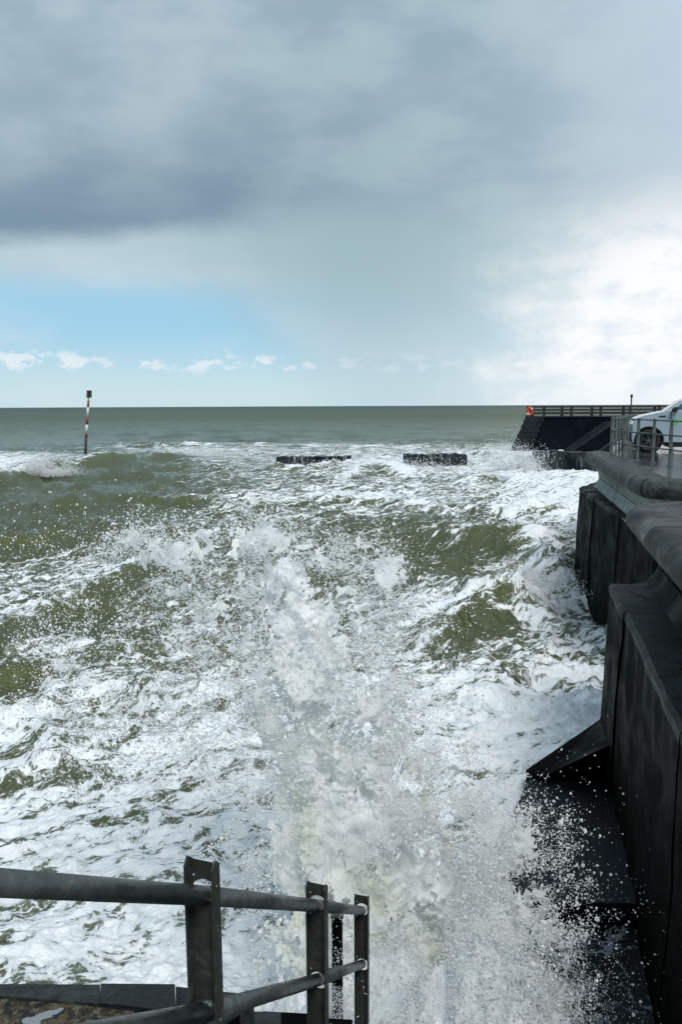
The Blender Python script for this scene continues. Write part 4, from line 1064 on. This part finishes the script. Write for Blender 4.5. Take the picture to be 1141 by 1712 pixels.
def froth(n, cx, cy, sx, sy, name, label, rmax):
    x = rng.normal(cx, sx, n); y = rng.normal(cy, sy, n); c_ = fbm(x*3, y*3, 3); k = (c_ > -.12) & (y > 3.6) & (x > -.2); x = x[k]; y = y[k]
    h, _, _ = sea(x.copy(), y.copy()); h = np.maximum(h, np.where(x > 1.55, np.where(y > 6.9, .33, .10), -1))
    z = h+rng.exponential(.05, len(x))+.30*np.maximum(0, fbm(x*2.4, y*2.4, 3))*rng.uniform(0, 1, len(x))
    sc = .0018*(rmax/.0018)**(rng.uniform(0, 1, len(x))**2.2)
    drops(name, np.stack([x, y, z], -1), sc, label, .5)
froth(30000, .75, 4.85, .75, .60, 'froth', 'boiling white froth round the foot of the handrail', .010)
froth(16000, 1.70, 5.4, .25, .65, 'froth', 'white froth spilling over the edge of the black apron', .009)
strays = lambda px, py: .25*blobs(px, py, [(240, 860, 120, 45, 1), (170, 890, 60, 30, 1), (400, 850, 150, 40, .7), (60, 1050, 120, 160, .7), (900, 1450, 90, 130, 1), (1000, 1570, 90, 100, .8), (730, 1060, 60, 120, .3)])
scatter(2400, strays, .30, .002, .011, 2.6, 1.6, (0, 790, 1141, 1712), 'stray_drops', 'stray drops scattered over the dark water and steps')

# stretched threads of water flung outward from the foot of the splash
def threads(n, name):
    m = 60000; px = rng.uniform(100, 960, m); py = rng.uniform(850, 1600, m)
    d = blobs(px, py, WEB); ok = rng.uniform(0, 1, m) < d*d; px = px[ok][:n]; py = py[ok][:n]; n = len(px)
    P0 = in_splash_plane(px, py, rng.normal(0, .3, n))
    foot = np.array([.35, 5.0, 0.0]); D_ = P0-foot; D_ /= np.linalg.norm(D_, axis=1)[:, None]; D_ = D_+rng.normal(0, .45, (n, 3)); D_ /= np.linalg.norm(D_, axis=1)[:, None]
    Ln = .03+.11*rng.uniform(0, 1, n)**2; K = 12; nsd = 5
    t = np.linspace(0, 1, K)[None, :, None]
    side = np.cross(D_, [0, 1, 0]); side /= np.linalg.norm(side, axis=1)[:, None]+1e-6; up = np.cross(side, D_)
    ph = rng.uniform(0, 6.28, (n, 1, 1)); am = (Ln*rng.uniform(.05, .22, n))[:, None, None]
    C_ = P0[:, None]+D_[:, None]*Ln[:, None, None]*t+side[:, None]*am*np.sin(t*5+ph)+up[:, None]*am*.7*np.cos(t*7+ph*2)+np.array([0, 0, -1])*(t**2)*Ln[:, None, None]*.35
    tt = np.linspace(0, 1, K)[None]
    rad = (rng.uniform(.0012, .0034, n)[:, None])*(np.sin(np.pi*tt)**.5*.9+.1)*(1+.75*np.sin(tt*rng.uniform(10, 30, n)[:, None]+ph[:, :, 0])*.8)
    a = np.linspace(0, 2*np.pi, nsd, endpoint=False)
    V = C_[:, :, None, :]+rad[:, :, None, None]*(side[:, None, None, :]*np.cos(a)[None, None, :, None]+up[:, None, None, :]*np.sin(a)[None, None, :, None])
    V = V.reshape(-1, 3); idx = np.arange(n*K*nsd).reshape(n, K, nsd)
    q = np.stack([idx[:, :-1, :], np.roll(idx, -1, 2)[:, :-1, :], np.roll(idx, -1, 2)[:, 1:, :], idx[:, 1:, :]], -1).reshape(-1, 4)
    o, _ = quadmesh(name, V, q, M_spray); tag(o, 'stretched threads of water flung out of the splash', None, None, 'stuff')
threads(3800, 'water_threads')

# ------------------------------------------------------------------ far spray bursts
def burst(px, py, n, sx, sy, depth, z_px, name, label, rmax=.07):
    base_ = atz(px, py, .0)
    X = base_[0]+rng.normal(0, 1, n)*sx; Yy = base_[1]+rng.normal(0, 1, n)*depth; Z = np.abs(rng.normal(0, 1, n))*sy+.1
    X = X-.35*Z*rng.uniform(0, 1, n)
    c_ = fbm(X*1.2, Z*1.2, 3, Yy); k = (c_ > -.25)
    P = np.stack([X, Yy, Z], -1)[k]
    sc = rng.uniform(.2, 1, len(P))**2*rmax*.6+.006
    drops(name, P, sc, label, .3)
burst(862, 790, 22000, 1.0, .8, .9, 0, 'wave_spray', 'white spray bursting at the left end of the tall tidal wall', .035)
burst(78, 797, 22000, .95, .62, .7, 0, 'wave_spray', 'white spray thrown off the small breaker at far left', .035)
burst(300, 763, 9000, 3.2, .22, 1.2, 0, 'wave_spray', 'low white spray along the breaking crest beyond the pool', .035)
burst(640, 785, 4500, 3.0, .35, 1.0, 0, 'wave_spray', 'low white spray between the two far tidal walls', .05)
burst(900, 900, 5500, 1.0, .25, .8, 0, 'wave_spray', 'fine spray on the wave breaking beside the far sea wall', .025)
burst(905, 980, 4000, .5, .2, .9, 0, 'wave_spray', 'fine spray on the green wave nearest the plinth', .018)
